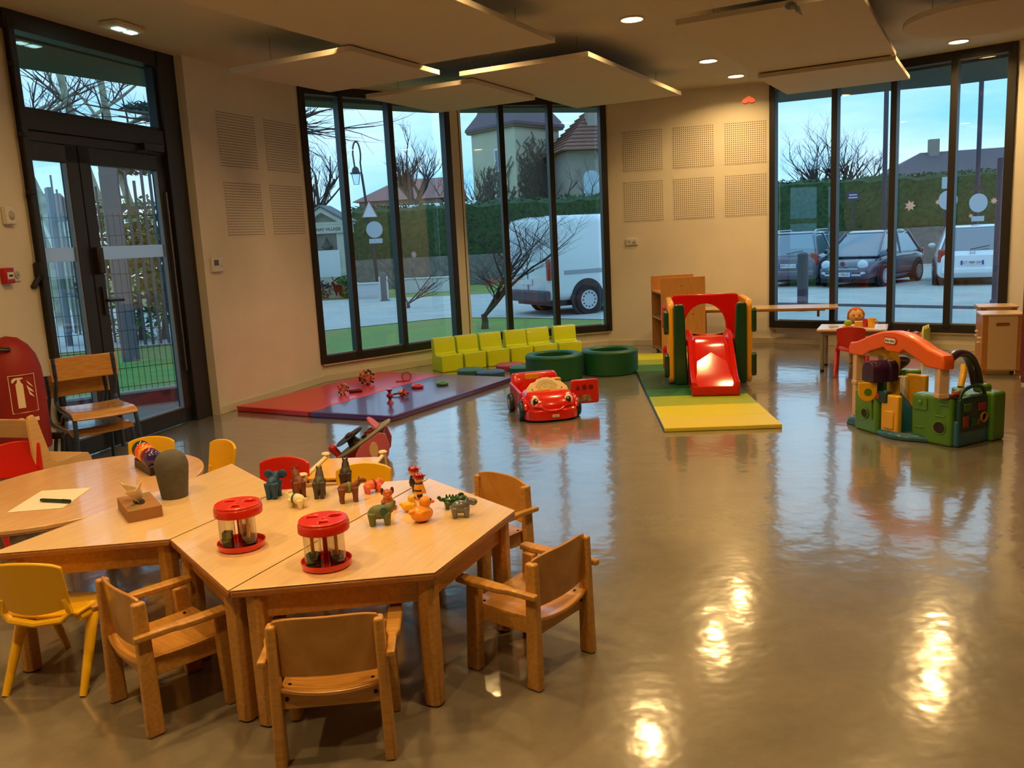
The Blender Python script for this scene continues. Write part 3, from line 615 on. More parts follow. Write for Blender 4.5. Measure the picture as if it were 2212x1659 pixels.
quad('pink toy pig with a dark red band','toy_pig',-.580,3.320,R(35),rub('pink',(240,116,84)),leg=.018,lw=.008,body=(.036,.019,.019),head=[((.034,0,.036),(.016,.015,.015)),((.048,0,.034),(.006,.008,.008)),((.032,.010,.050),(.004,.004,.005)),((.032,-.010,.050),(.004,.004,.005))],band_=(M('dark_red_band',(140,30,40),.5),.006,1.06))
ge=rub('green_elephant',(104,112,68))
quad('green toy elephant with a teal ear and raised trunk','toy_elephant',-.492,2.918,R(6),ge,leg=.026,lw=.012,body=(.040,.026,.026),head=[((.032,0,.056),(.020,.020,.020)),((.048,0,.066),(.010,.009,.013)),((.054,0,.076),(.006,.006,.010))],extra=[('ear',G().ell((.016,-.027,.053),(.013,.004,.017)),M('teal_ear',(44,92,84),.55)),('ear',G().ell((.016,.027,.053),(.013,.004,.017)),M('teal_ear',(44,92,84),.55))])
gl_=M('glazed_grey',(104,108,112),.2,coat=.8)
quad('grey toy hippo facing right by the table corner','toy_hippo',-.208,2.955,R(5),gl_,leg=.020,lw=.010,body=(.033,.024,.024),head=[((.034,0,.056),(.017,.015,.014)),((.049,0,.052),(.014,.015,.013)),((.026,.010,.069),(.004,.003,.004)),((.026,-.010,.069),(.004,.003,.004)),((-.034,0,.036),(.008,.004,.004))])
gc=M('glazed_green',(18,70,26),.18,coat=.9)
t=quad('dark green toy crocodile with a spiky back behind the hippo','toy_crocodile',-.240,3.062,R(8),gc,leg=.014,lw=.009,body=(.036,.018,.018),head=[((.038,0,.034),(.018,.014,.012)),((.054,0,.030),(.014,.010,.008)),((-.040,0,.036),(.014,.008,.008)),((-.052,0,.044),(.008,.006,.008)),((.030,0,.050),(.012,.005,.008))]+[((-.024+.012*i,0,.047-.001*i),(.004,.004,.010)) for i in range(5)])
ob_=M('glazed_orange',(190,92,44),.2,coat=.9)
t=thing('toy_dog','orange glazed toy dog sitting behind the green elephant','toy animal',(-.490,3.105,ZT),R(-75),'toy animals on the tables')
ob('body',G().ell((0,0,.020),(.026,.026,.022)).ell((.012,0,.038),(.017,.018,.022)).ell((.020,0,.062),(.018,.020,.017)).ell((.034,0,.056),(.010,.012,.009)).tube([(.016,.015,.032),(.028,.016,.004)],.008,8).tube([(.016,-.015,.032),(.028,-.016,.004)],.008,8).ell((.024,.024,.008),(.014,.009,.008)).ell((.024,-.024,.008),(.014,.009,.008)),ob_,t,remesh=.0022)
ob('ear',G().ell((.012,.019,.070),(.006,.007,.014)),M('brown_ear',(96,48,26),.3),t); ob('ear',G().ell((.012,-.019,.070),(.006,.007,.014)),M('brown_ear',(96,48,26),.3),t)
def duck(label,x,y,rz,mt,s):
    t=thing('toy_duck',label,'toy animal',(x,y,ZT),rz,'toy animals on the tables')
    m_=SCL(s,s,s)
    ob('body',G().ell((0,0,.026),(.038,.030,.026),20,12,m_).ell((-.034,0,.038),(.014,.012,.010),14,10,m_).ell((.014,0,.062),(.020,.019,.019),18,12,m_).ell((0,.026,.032),(.022,.007,.013),14,10,m_).ell((0,-.026,.032),(.022,.007,.013),14,10,m_),mt,t,remesh=.0022*s+.0004)
    ob('beak',G().ell((.036,0,.058),(.012,.011,.005),12,8,m_),M('beak_orange',(226,74,20),.35),t)
    for sy in (-1,1): ob('eye',G().ell((.028,sy*.010,.068),(.004,.004,.005),10,8,m_),blk,t)
duck('small yellow toy duck behind the larger orange-yellow duck',-.402,3.05,R(8),M('duck_yellow',(246,186,18),.3,coat=.4),.78)
duck('large orange-yellow toy duck in front of the firemen figures',-.343,2.925,R(35),M('duck_orange',(240,150,28),.4,coat=.2),1.12)
def fireman(label,x,y,rz,jac):
    t=thing('fireman_figure',label,'toy figure',(x,y,ZT),rz,'toy firemen on the table'); skin=M('toy_skin',(226,160,112),.4); hm=M('helmet_red',(160,16,20),.2,coat=.9)
    ob('legs',G().tube([(0,-.009,0),(0,-.009,.03)],.009,10).tube([(0,.009,0),(0,.009,.03)],.009,10).ell((.006,-.009,.004),(.013,.009,.005)).ell((.006,.009,.004),(.013,.009,.005)),navy,t,remesh=.0018)
    ob('jacket',G().lathe([(.014,.022),(.020,.026),(.021,.045),(.017,.060),(.010,.066)],20).tube([(0,-.018,.058),(.006,-.024,.045),(.012,-.022,.034)],.007,8).tube([(0,.018,.058),(.006,.024,.045),(.012,.022,.034)],.007,8),jac,t)
    ob('belt',G().lathe([(.0215,.036),(.022,.039),(.0215,.042)],20),navy,t); ob('collar',G().lathe([(.014,.060),(.016,.064),(.013,.068)],18),navy,t)
    ob('hand',G().ell((.014,-.022,.031),.006),skin,t); ob('hand',G().ell((.014,.022,.031),.006),skin,t)
    ob('head',G().ell((0,0,.080),(.018,.017,.016)).ell((.018,0,.078),(.004,.003,.004)),skin,t)
    for sy in (-1,1): ob('eye',G().ell((.0165,sy*.006,.082),(.002,.002,.003)),blk,t)
    ob('helmet',G().ell((-.002,0,.093),(.021,.020,.015)).ell((.018,0,.092),(.014,.012,.003)).ell((0,0,.088),(.023,.022,.003)),hm,t,remesh=.002)
fireman('toy fireman in a yellow jacket and red helmet behind the ducks',-.378,3.195,R(25),M('jacket_yellow',(232,158,24),.3,coat=.5))
fireman('toy fireman in a dark jacket and red helmet at the back',-.408,3.300,R(20),M('jacket_navy',(26,28,46),.3,coat=.5))
# ================================================================ red and purple mats with baby toys
vr=M('vinyl_red',(214,42,24),.32,coat=.2,bump=.12,bs=5); vp=M('vinyl_purple',(92,58,128),.3,coat=.3,bump=.12,bs=5)
def mat(label,P,mt):
    t=thing('play_mat',label,'mat',(0,0,0),0,'vinyl floor mats'); cx=sum(p[0] for p in P)/4; cy=sum(p[1] for p in P)/4; t.location=(cx,cy,0)
    Q=[(x-cx,y-cy) for x,y in P]; o=ob('cushion',G().prism(Q,.0,.05),mt,t,bevel=.012,seg=3)
    for i in range(4):
        a,b=Q[i],Q[(i+1)%4]; ob('seam_piping',G().tube([(a[0],a[1],.044),(b[0],b[1],.044)],.004,6),mt,t)
mat('red vinyl play mat lying along the wall below the window',[(-2.52,7.685),(-1.763,7.243),(-.757,8.975),(-1.452,9.40)],vr)
mat('purple vinyl play mat lying beside the red mat',[(-1.752,7.232),(-.986,6.851),(.006,8.551),(-.744,8.965)],vp)
bead=M('bead_black',(30,22,20),.3,coat=.5); woodt=M('toy_orange_wood',(206,110,40),.4)
def beadball(label,x,y,r,mts,n):
    t=thing('bead_ball',label,'toy',(x,y,.05+r*1.02),0,'baby toys on the mats'); ga=[G() for _ in mts]; 
    for i in range(n):
        zz=1-2*(i+.5)/n; a=i*2.39996; q=math.sqrt(1-zz*zz); p=Vector((q*math.cos(a),q*math.sin(a),zz))*r
        ga[i%len(mts)].ell(p,r*.17,8,6)
    for k,g_ in enumerate(ga): ob('bead',g_,mts[k],t)['kind']='stuff'
    gb=G()
    for i in range(12):
        a=i*2.39996; zz=1-2*(i+.5)/12; q=math.sqrt(1-zz*zz); p=Vector((q*math.cos(a),q*math.sin(a),zz))*r; a2=a+2.0; z2=1-2*(((i+4)%12)+.5)/12; q2=math.sqrt(1-z2*z2); p2=Vector((q2*math.cos(a2),q2*math.sin(a2),z2))*r
        gb.cyl(p,p2,r*.09,n=6)
    ob('rod',gb,woodt,t)['kind']='stuff'
beadball('large black and orange stick-and-bead ball on the red mat',-1.454,8.50,.075,[bead,woodt,bead],26)
beadball('small multicoloured bead ball on the red mat',-1.60,8.0,.052,[M('bead_cream',(220,196,130),.4),M('bead_red',(190,40,30),.4),bead],22)
o=thing('purple_rattle','flat dark purple rattle block beside the small bead ball','toy',(-1.50,8.09,.05),R(12),'baby toys on the mats'); ob('block',G().box((0,0,.016),(.13,.04,.03)),M('plum',(90,24,44),.4),o,bevel=.012,seg=3); ob('stripe',G().box((.02,0,.032),(.05,.02,.003)),bead,o)
o=thing('tambourine_loop','wooden hoop standing on a red strap on the red mat','toy',(-1.07,8.62,.05),R(15),'baby toys on the mats'); ob('hoop',G().tube([(.045*math.cos(a),0,.047+.045*math.sin(a)) for a in [i*2*PI/24 for i in range(24)]],.006,8,closed=True),M('hoop_wood',(120,84,44),.4),o); ob('strap',G().box((-.05,0,.006),(.12,.025,.010)),M('strap_red',(180,30,24),.5),o,bevel=.003)
for l,x,y,cc in (('red plastic ring lying on the seam of the mats',-.915,8.17,(196,36,28)),('green plastic ring lying on the purple mat',-.68,8.26,(60,140,50))):
    o=thing('teething_ring',l,'toy',(x,y,.066),0,'baby toys on the mats'); ob('ring',G().tube([(.045*math.cos(a),.045*math.sin(a),0) for a in [i*2*PI/24 for i in range(24)]],.016,10,closed=True),M('ring_%d'%cc[0],cc,.35,coat=.3),o)
mr=M('maroon_rubber',(150,24,44),.4,coat=.2)
o=thing('suction_rattle','maroon hourglass-shaped rattle standing on the purple mat','toy',(-1.08,7.43,.05),0,'baby toys on the mats'); ob('body',G().lathe([(.033,0),(.028,.008),(.012,.03),(.014,.045),(.030,.062),(.030,.076),(.012,.095),(.014,.105),(.032,.125),(.030,.128)],24),mr,o)
o=thing('star_rattle','maroon knobbly star toy on the purple mat','toy',(-.985,7.69,.05),0,'baby toys on the mats'); g=G().ell((0,0,.04),.024)
for v in ((1,0,0),(-1,0,0),(0,1,0),(0,-1,0),(0,0,1),(.6,.6,-.6),(-.6,-.6,-.6),(.6,-.6,-.6),(-.6,.6,-.6)): g.tube([(0,0,.04),(v[0]*.045,v[1]*.045,.04+v[2]*.04)],[.014,.010],8)
ob('body',g,mr,o,remesh=.004)
o=thing('orange_rattle','orange ball rattle with a dark handle on the purple mat','toy',(-1.045,7.80,.05),R(10),'baby toys on the mats'); ob('ball',G().ell((.02,0,.026),(.034,.026,.026)),M('rattle_orange',(230,140,40),.35),o); ob('handle',G().tube([(-.01,0,.02),(-.08,0,.014)],.009,8),bead,o)
# ================================================================ foam furniture
foam=M('foam_lime',(212,230,22),.36,coat=.2,bump=.06,bs=12); fg=M('foam_dark_green',(16,84,44),.5,bump=.08,bs=14)
FP=[(-.771,9.375),(-.521,9.51),(-.266,9.649),(.003,9.79),(.277,9.893),(.57,10.037),(.867,10.121)]
names=['first','second','third','fourth','fifth','sixth']
for i in range(6):
    a,b=FP[i],FP[i+1]; an=heading(a,b); w=dist(a,b)*.93-.004; mx,my=(a[0]+b[0])/2,(a[1]+b[1])/2
    t=thing('foam_chair','lime green foam seat, %s from the left in the row under the windows'%names[i],'foam seat',(mx,my,0),an,'lime green foam seats in a row')
    prof=[(0,0),(0,.17),(.012,.185),(.15,.178),(.178,.195),(.20,.35),(.215,.368),(.26,.368),(.275,.35),(.285,0)]
    n=len(prof); g=G(); g.add([(-w/2,y,z) for y,z in prof]+[(w/2,y,z) for y,z in prof],[tuple(range(n)),tuple(range(2*n-1,n-1,-1))]+[(j,(j+1)%n,n+(j+1)%n,n+j) for j in range(n)])
    ob('cushion',g,foam,t,bevel=.014,seg=3)
    ob('piping',G().tube([(-w/2+.012,.004,.178),(w/2-.012,.004,.178)],.004,6),foam,t)
for l,x,y in (('dark green foam ring nearer the toy car',.44,8.68),('dark green foam ring nearer the play cube',1.03,8.83)):
    t=thing('foam_ring',l,'foam ring',(x,y,0),0,'dark green foam rings')
    ob('ring',G().lathe([(.20,.02),(.20,.235),(.215,.25),(.275,.25),(.292,.235),(.292,.012),(.28,0),(.205,0),(.20,.02)],48),fg,t)
    ob('seam',G().tube([(.2925*math.cos(a),.2925*math.sin(a),.225) for a in [i*2*PI/48 for i in range(48)]],.003,6,closed=True),fg,t)
for l,x,y,cc in (('teal round foam pad in front of the second seat',-.44,9.20,(58,112,104)),('blue round foam pad beside the purple mat',-.22,8.98,(52,88,136)),('pink round foam pad in front of the lime seats',-.02,9.42,(176,66,80)),('dark teal round foam pad half hidden by the toy car',.13,8.98+.22,(36,110,92)),('orange round foam pad half hidden by the green ring',.28,9.52,(226,122,60))):
    t=thing('foam_pad',l,'foam pad',(x,y,0),0,'round foam pads'); r=.15; mt=M('pad_%d'%cc[0],cc,.5)
    ob('pad',G().lathe([(r-.006,0),(r,.008),(r,.05),(r-.01,.058),(.001,.060)],36),mt,t); ob('seam',G().tube([((r+.001)*math.cos(a),(r+.001)*math.sin(a),.047) for a in [i*2*PI/36 for i in range(36)]],.003,6,closed=True),mt,t)
# ================================================================ ride-on toy car with a face
red=M('car_red',(214,28,14),.22,coat=.8); pinkr=M('car_pink_side',(206,60,74),.3,coat=.4); crm=M('car_cream',(226,200,150),.35); tyre=M('car_tyre',(22,50,62),.4); white=M('toy_white',(240,232,215),.3,coat=.4)
cx,cy=.255,6.87; t=thing('toy_car','red plastic ride-on toy car with a smiling face and open door','toy car',(cx,cy,0),R(11))
# local: -Y is the front
def loft(rows,m=None):
    n=len(rows[0]); vs=[p for r in rows for p in r]; fs=[]
    for i in range(len(rows)-1):
        for j in range(n): fs.append((i*n+j,i*n+(j+1)%n,(i+1)*n+(j+1)%n,(i+1)*n+j))
    fs+=[tuple(range(n-1,-1,-1)),tuple(range((len(rows)-1)*n,len(rows)*n))]; return G().add(vs,fs,m)
def oval_xy(y0,w,d,z,n=28,e=3.0,yo=0):
    P=[]
    for i in range(n):
        a=2*PI*i/n; ca,sa=math.cos(a),math.sin(a); P.append((w/2*math.copysign(abs(ca)**(2/e),ca),y0+d/2*math.copysign(abs(sa)**(2/e),sa),z))
    return P
body=loft([oval_xy(-.13,.43,.38,.015),oval_xy(-.13,.44,.39,.03),oval_xy(-.12,.43,.37,.12),oval_xy(-.115,.43,.36,.145),oval_xy(-.10,.40,.32,.19),oval_xy(-.07,.36,.24,.215),oval_xy(-.05,.28,.14,.225)])
ob('front_body',body,red,t,bevel=.006)
ob('bumper',loft([oval_xy(-.135,.445,.40,.015),oval_xy(-.135,.45,.405,.05),oval_xy(-.132,.445,.40,.092),oval_xy(-.13,.43,.38,.10)]),red,t,bevel=.004)
ob('smile',G().tube(smooth_pts([(-.17,-.285,.128),(-.10,-.312,.120),(-.05,-.330,.095),(.0,-.335,.088),(.05,-.330,.095),(.10,-.312,.120),(.17,-.285,.128)],5),.006,8),red,t)
for sx in (-1,1):
    e=ob('eye',G().ell((sx*.135,-.262,.158),(.034,.014,.042),18,12,m=None),white,t); ob('pupil',G().ell((sx*.133,-.273,.158),(.021,.008,.029),16,10),blk,e); ob('glint',G().ell((sx*.128,-.281,.172),(.007,.003,.008),10,6),white,e)
# windscreen/dial panel
ws=T(0,-.10,.205)@RX(R(-38)); 
out=[(-.18,-.01),(-.165,.05),(-.125,.095),(-.085,.105),(-.07,.125),(-.02,.14),(.02,.14),(.07,.125),(.085,.105),(.125,.095),(.165,.05),(.18,-.01),(.1,-.05),(-.1,-.05)]
wsM=T(0,-.13,.195)@RX(R(52))
w_=plate('windscreen_panel',[out],.03,crm,t,wsM,.006)
plate('dial_rim',[circ(.078,32),circ(.066,32)],.02,M('dial_yellow',(222,170,30),.35),w_,T(.0,.02,.012),.004)
plate('dial_face',[circ(.067,32)],.01,M('dial_print',(206,186,140),.4,rgb2=(160,150,120),vs=22),w_,T(0,.02,.015))
plate('number_ring',[arc(0,.02,.098,20,160,16)+arc(0,.02,.084,160,20,16)],.006,M('grey_plastic',(180,178,172),.4),w_,T(0,0,.015))
ob('dial_hand',G().box((-.015,.018,.028),(.07,.024,.014)),M('dial_yellow',(222,170,30),.35),w_,bevel=.006); ob('dial_foot',G().box((0,-.008,.026),(.085,.018,.008)),navy,w_,bevel=.004)
for x,y in ((-.12,.035),(.12,.035),(-.05,.10),(.05,.10)): ob('sound_slot',G().prism([(x-.007,y-.005),(x+.007,y-.005),(x,y+.008)],.013,.017),blk,w_)
# cockpit tub, seat back, sides
ob('floor_tub',loft([oval_xy(.17,.42,.36,.02),oval_xy(.17,.43,.37,.06),oval_xy(.17,.42,.36,.075)]),red,t,bevel=.004)
ob('side_wall',loft([[(-.215,-.05,.05),(-.185,-.05,.05),(-.185,.34,.05),(-.215,.34,.05)],[(-.215,-.05,.20),(-.19,-.05,.20),(-.19,.34,.235),(-.215,.34,.235)]]),pinkr,t,bevel=.010,seg=3)
ob('seat_back',loft([oval_xy(.32,.42,.10,.05),oval_xy(.33,.42,.11,.20),oval_xy(.345,.40,.10,.27),oval_xy(.35,.36,.08,.30)]),red,t,bevel=.008)
ob('seat_print',G().box((-.03,.295,.272),(.12,.012,.05)),M('dial_yellow',(222,170,30),.35),t,bevel=.006); ob('shift_knob',G().box((.12,.05,.27),(.07,.05,.03)).cyl((.12,.05,.20),(.12,.05,.26),.012,n=10),M('dial_yellow',(222,170,30),.35),t,bevel=.010)
for sx in (-1,1):
    for y in (-.16,.24):
        w_=ob('wheel',G().lathe([(.03,-.025),(.068,-.025),(.076,-.015),(.076,.015),(.068,.025),(.03,.025)],28,m=T(sx*.225,y,.076)@RY(PI/2)),tyre,t); ob('hub',G().lathe([(.001,-.03),(.03,-.027),(.032,.027),(.001,.03)],18,m=T(sx*.225,y,.076)@RY(PI/2)),M('hub_cream',(200,190,160),.4),w_)
    ob('fender',G().tube([(sx*.205,-.16+.092*math.cos(a),.076+.092*math.sin(a)) for a in [R(10+16*i) for i in range(11)]],.016,8),red,t)
dm=T(.215,-.015,.0)@RZ(R(-4))
dr=plate('open_door',[rrect(.23,.20,.02,4,.125,.165)],.03,red,t,dm@RX(PI/2),.008)
for k,sh in enumerate(([(-.02,-.018),(.02,-.018),(0,.022)],circ(.02,16,sx=.9,sy=1.2),rrect(.036,.036,.005,3))):
    plate('shape_hole',[[(x+.065+.055*k,y+.20) for x,y in sh]],.006,M('hole_dark_red',(110,10,8),.5),dr,T(0,0,.015))
plate('door_mirror',[arc(.13,.085,.055,0,180,14)],.006,M('print_skin',(200,160,110),.4,rgb2=(90,60,60),vs=30),dr,T(0,0,.015))
np_=ob('number_plate',G().box((0.01,-.341,.050),(.055,.006,.022)),crm,t,bevel=.002); text('digits','123',.018,M('digit_green',(40,60,40),.5),np_,T(.01,-.3445,.050)@RX(PI/2))
# ================================================================ play cube with slide on a folding mat
t=thing('folding_mat','long folding gym mat in bands of green and yellow under the slide','mat',(1.64,7.94,0),R(-4.3))
bands=[(1.93,1.42,(196,196,24)),(1.42,1.06,(140,160,34)),(1.06,.62,(34,110,58)),(.62,.05,(18,70,42)),(.05,-.42,(18,70,42)),(-.42,-.76,(30,104,54)),(-.76,-1.18,(150,168,30)),(-1.18,-1.60,(212,200,20)),(-1.60,-1.97,(214,196,60))]
for k,(y0,y1,cc) in enumerate(bands): ob('mat_section',G().box((0,(y0+y1)/2,.016),(.83,y0-y1-.001,.032)),M('mat_%d'%k,cc,.45,bump=.05,bs=8),t,bevel=.006,seg=2)
ob('edge_binding',G().box((-.412,0,.010),(.012,3.9,.02)).box((.412,0,.010),(.012,3.9,.02)),M('binding_dark',(20,64,44),.5),t,bevel=.003)
py=M('cube_yellow',(240,168,26),.3,coat=.4); pg=M('cube_green',(12,66,34),.33,coat=.4); pr=M('cube_red',(200,22,12),.12,spec=.35)
t=thing('play_cube','plastic play cube with yellow sides, red arch and red slide','play cube',(1.81,7.69,.032),R(-9)); D=.66
for sx in (-1,1):
    out=rrect(D,.76,.07,5,D/2,.38); hole=rrect(.30,.34,.12,6,D/2,.42)
    s_=plate('side_panel',[out,hole],.055,py,t,T(sx*.345,0,0)@RZ(PI/2)@RX(PI/2),.018,3)
    for y,zz,hh,mt in ((.06,.50,.20,pg),(.06,.10,.20,pg),(.58,.50,.20,pr),(.58,.10,.20,pr)):
        plate('corner_tab',[rrect(.12,hh+.02,.03,4)],.05,mt,t,T(sx*(.385),y,zz+.09-.02)@RZ(PI/2)@RX(PI/2),.012,3)
    g=loft([[(sx*.20-.0,-.03,0),(sx*.32,-.03,0),(sx*.32,.02,0),(sx*.20,.02,0)],[(sx*.225,-.03,.70),(sx*.32,-.03,.70),(sx*.32,.02,.70),(sx*.225,.02,.70)],[(sx*.235,-.03,.735),(sx*.315,-.03,.735),(sx*.315,.02,.735),(sx*.235,.02,.735)]])
    ob('front_panel',g,pg,t,bevel=.014,seg=3)
archh=[(-.20,.02),(-.20,.42)]+[(.20*math.cos(R(180-12*i)),.45+.23*math.sin(R(180-12*i))) for i in range(16)]+[(.20,.42),(.20,.02)]
plate('arch_panel',[rrect(.64,.76,.03,4,0,.39),archh],.05,pr,t,T(0,D,0)@RX(PI/2),.012,3)
ob('platform',G().box((0,.40,.36),(.60,.45,.06)),pr,t,bevel=.012,seg=3)
# slide
sy=[(.30,.415),(.16,.415),(.08,.40),(-.02,.345),(-.18,.245),(-.34,.14),(-.42,.098),(-.50,.075),(-.575,.070),(-.60,.06)]
rows=[]
for y,z in sy: rows.append([(x,y,z+h_) for x,h_ in ((-.20,.0),(-.20,.055),(-.165,.058),(-.15,.02),(-.13,.0),(0,-.004),(.13,0),(.15,.02),(.165,.058),(.20,.055),(.20,0.0),(.0,-.02-.0))])
lo=loft(rows); s_=ob('slide',lo,pr,t,bevel=.006,seg=2)
ob('slide_skirt',loft([[(-.20,.05,.0),(.20,.05,.0),(.20,.05,.38),(-.20,.05,.38)],[(-.20,-.34,.0),(.20,-.34,.0),(.20,-.34,.15),(-.20,-.34,.15)],[(-.20,-.59,.0),(.20,-.59,.0),(.20,-.59,.075),(-.20,-.59,.075)],[(-.195,-.61,.006),(.195,-.61,.006),(.195,-.61,.09),(-.195,-.61,.09)]]),pr,s_,bevel=.012,seg=3)
# ================================================================ garden activity centre
gx,gy=2.72,5.62; t=thing('activity_centre','plastic garden activity centre with orange arch, green walls and purple mailbox','activity toy',(gx,gy,0),0); O=T(-gx,-gy,0)
gr=M('toy_leaf_green',(82,134,34),.38,coat=.3); pur=M('toy_purple',(52,22,58),.35,coat=.4); ora=M('toy_orange',(244,104,16),.35,coat=.3); ye=M('toy_yellow',(240,180,22),.35,coat=.3); teal=M('toy_teal',(34,98,122),.28,coat=.6); cr=M('toy_cream',(216,182,148),.45); dg=M('toy_dark_green',(18,62,52),.4,coat=.3)
def blk_(name,x,y,ang,l,th,z0,z1,mt,bv=.018): return ob(name,G().box((0,0,(z0+z1)/2),(l,th,z1-z0)),mt,t,bevel=bv,seg=3,m=O@T(x,y,0)@RZ(R(ang)))
A=blk_('wall_block',2.455,5.74,-76,.24,.10,0,.285,gr); Bk=blk_('wall_block',2.70,5.345,-60,.28,.11,0,.315,gr)
for o_,lx,zz,r in ((A,.0,.13,.030),(Bk,.06,.115,.037)):
    plate('porthole_rim',[circ(r+.008,24),circ(r,24)],.012,gr,o_,T(lx,-.055,zz)@RX(PI/2),.003); ob('porthole',G().cyl((lx,-.05,zz),(lx,-.0575,zz),r,n=24),M('hole_brown',(40,24,22),.6),o_)
plate('relief_panel',[rrect(.10,.085,.012,4)],.014,gr,Bk,T(-.075,-.056,.255)@RX(PI/2),.004); ob('relief_knob',G().ell((-.075,-.064,.262),(.018,.008,.018)),gr,Bk)
for lx,zz in ((.09,.265),(-.08,.10),(.06,.19)): ob('rib',G().box((lx,-.056,zz),(.07,.010,.010)),gr,Bk,bevel=.004)
ob('rib',G().box((.07,-.052,.17),(.012,.012,.14)),gr,A,bevel=.004)
d_=blk_('gate',2.505,5.55,-66,.14,.045,.03,.285,ye,.012); ob('gate_rib',G().box((0,-.026,.12),(.08,.012,.12)),ye,d_,bevel=.005); ob('gate_latch',G().box((-.06,-.005,.265),(.09,.06,.075)),dg,d_,bevel=.008); ob('latch_sticker',G().box((-.085,-.037,.27),(.02,.003,.035)),M('sticker_red',(190,60,40),.5),d_)
ring=smooth_pts([(2.47,5.62,.02),(2.50,5.50,.02),(2.56,5.43,.02),(2.66,5.36,.02)],4)
ob('threshold',G().tube(ring,[.035]*len(ring),12,flat=.8,m=O),teal,t)
ob('left_flange',loft([[(2.37,5.98,0),(2.42,5.86,0),(2.52,5.9,0),(2.50,6.08,0)],[(2.39,5.98,.05),(2.43,5.87,.07),(2.50,5.9,.08),(2.49,6.05,.08)]],O),teal,t,bevel=.012,seg=3)
ob('dome',G().lathe([(.15,0),(.145,.06),(.12,.14),(.085,.20),(.05,.235),(.04,.25)],32,c=(2.64,5.80,0),m=O),teal,t)
ob('slide_post',G().lathe([(.045,.24),(.042,.25),(.040,.35),(.044,.36),(.044,.37),(.036,.375)],20,c=(2.605,5.75,0),m=O),ye,t)
yp=smooth_pts([(2.605,5.75,.37),(2.61,5.76,.45),(2.595,5.78,.52),(2.56,5.81,.555),(2.51,5.85,.555),(2.475,5.87,.535)],4)
ob('leaf_spout',G().tube(yp,[.030+.020*math.sin(PI*i/len(yp)) for i in range(len(yp))],12,flat=.55,m=O),ye,t)
mb=O@T(2.42,5.68,.36)@RZ(R(-5)); oo=[(-.06,0),(.06,0),(.06,.08)]+[(.06*math.cos(R(15*i)),.08+.06*math.sin(R(15*i))) for i in range(1,12)]+[(-.06,.08)]
plate('mailbox',[oo],.20,pur,t,mb@T(.06,0,0)@RZ(R(-70))@RX(PI/2),.006); plate('mailbox_rib',[[(x*1.06,y*1.03) for x,y in oo]],.02,pur,t,mb@T(.09,-.02,0)@RZ(R(-70))@RX(PI/2),.004)
plate('mailbox_rib',[[(x*1.06,y*1.03) for x,y in oo]],.02,pur,t,mb@T(.005,-.015,0)@RZ(R(-70))@RX(PI/2),.004)
fl=plate('mailbox_flap',[[(-.06,0)]+[(.06*math.cos(R(180+15*i)),-.06+.07*math.sin(R(180+15*i))) for i in range(13)]+[(.06,0)]],.016,ye,t,mb@T(-.035,-.045,.0)@RZ(R(-5))@RX(PI/2),.005); plate('flap_window',[circ(.024,20,0,-.065)],.006,gr,fl,T(0,0,.009))
ob('mailbox_post',G().box((2.46,5.68,.32),(.07,.08,.09),m=O),dg,t,bevel=.010)
for x,y,z0 in ((2.462,5.99,.0),(2.672,5.235,.31)):
    ob('pillar',G().box((x,y,(z0+.56)/2),(.062,.062,.56-z0),m=O).box((x,y,z0+.02 if z0 else .3),(.072,.072,.03),m=O),cr,t,bevel=.006)
a_=Vector((2.462,5.99,0)); b_=Vector((2.672,5.235,0)); L_=(b_-a_).length; an=math.atan2(b_.y-a_.y,b_.x-a_.x)
top=[(-.055,.0),(-.06,.05),(-.04,.085),(.02,.095),(.10,.125)]+[(L_*f,.125+.075*math.sin(PI*(f-.12)/.76)) for f in (.2,.3,.4,.5,.6,.7,.8)]+[(L_-.08,.115),(L_-.01,.10),(L_+.045,.085),(L_+.06,.05),(L_+.055,0)]
bot=[(L_-.10,0),(L_-.16,.035),(L_*.62,.085),(L_*.58,.06),(L_*.42,.06),(L_*.38,.085),(.16,.04),(.09,0)]
ob_a=plate('arch_beam',[top+bot],.085,ora,t,O@T(a_.x,a_.y,.50)@RZ(an)@RX(PI/2),.012,3)
plate('logo_badge',[rrect(.125,.05,.024,6)],.006,M('badge_red',(176,34,20),.4),ob_a,T(L_*.47,.135,.0435)); plate('logo_field',[rrect(.108,.036,.017,6)],.006,white,ob_a,T(L_*.47,.135,.046)); text('logo_lettering','little tikes',.024,blk,ob_a,T(L_*.47,.135,.0497))
def arch(name,P,r,mt,fl=.6): ob(name,G().tube(smooth_pts(P,5),r,12,flat=fl,m=O),mt,t,bevel=0)
arch('purple_arch',[(2.70,5.24,.55),(2.79,5.30,.58),(2.90,5.38,.55),(2.98,5.44,.46),(3.03,5.48,.34)],.042,pur)
arch('purple_arch',[(2.70,5.95,.46),(2.80,6.02,.44),(2.74,6.05,.38),(2.68,6.05,.32)],.042,pur)
blk_('back_wall',2.63,6.12,22,.26,.08,0,.30,gr); blk_('back_wall',2.83,6.08,-25,.22,.08,0,.36,gr); blk_('yellow_panel',2.86,5.95,-60,.16,.05,0,.34,ye,.012)
blk_('white_chute',2.78,5.98,-60,.05,.04,0,.33,white,.008)
blk_('side_base',2.90,5.285,27,.36,.06,0,.17,teal,.015); E_=blk_('end_block',3.065,5.365,27,.13,.11,0,.315,gr); blk_('end_block_top',3.03,5.42,27,.10,.08,.30,.355,gr,.02); blk_('end_block_rear',3.02,5.60,80,.30,.09,0,.28,gr)
tv=blk_('activity_board',2.875,5.262,27,.27,.05,.09,.31,dg,.014); ob('board_handle',G().tube(smooth_pts([(-.12,-.005,.29),(-.10,-.005,.345),(-.03,-.005,.37),(.05,-.005,.37),(.11,-.005,.345),(.125,-.005,.29)],4),.012,8),dg,tv)
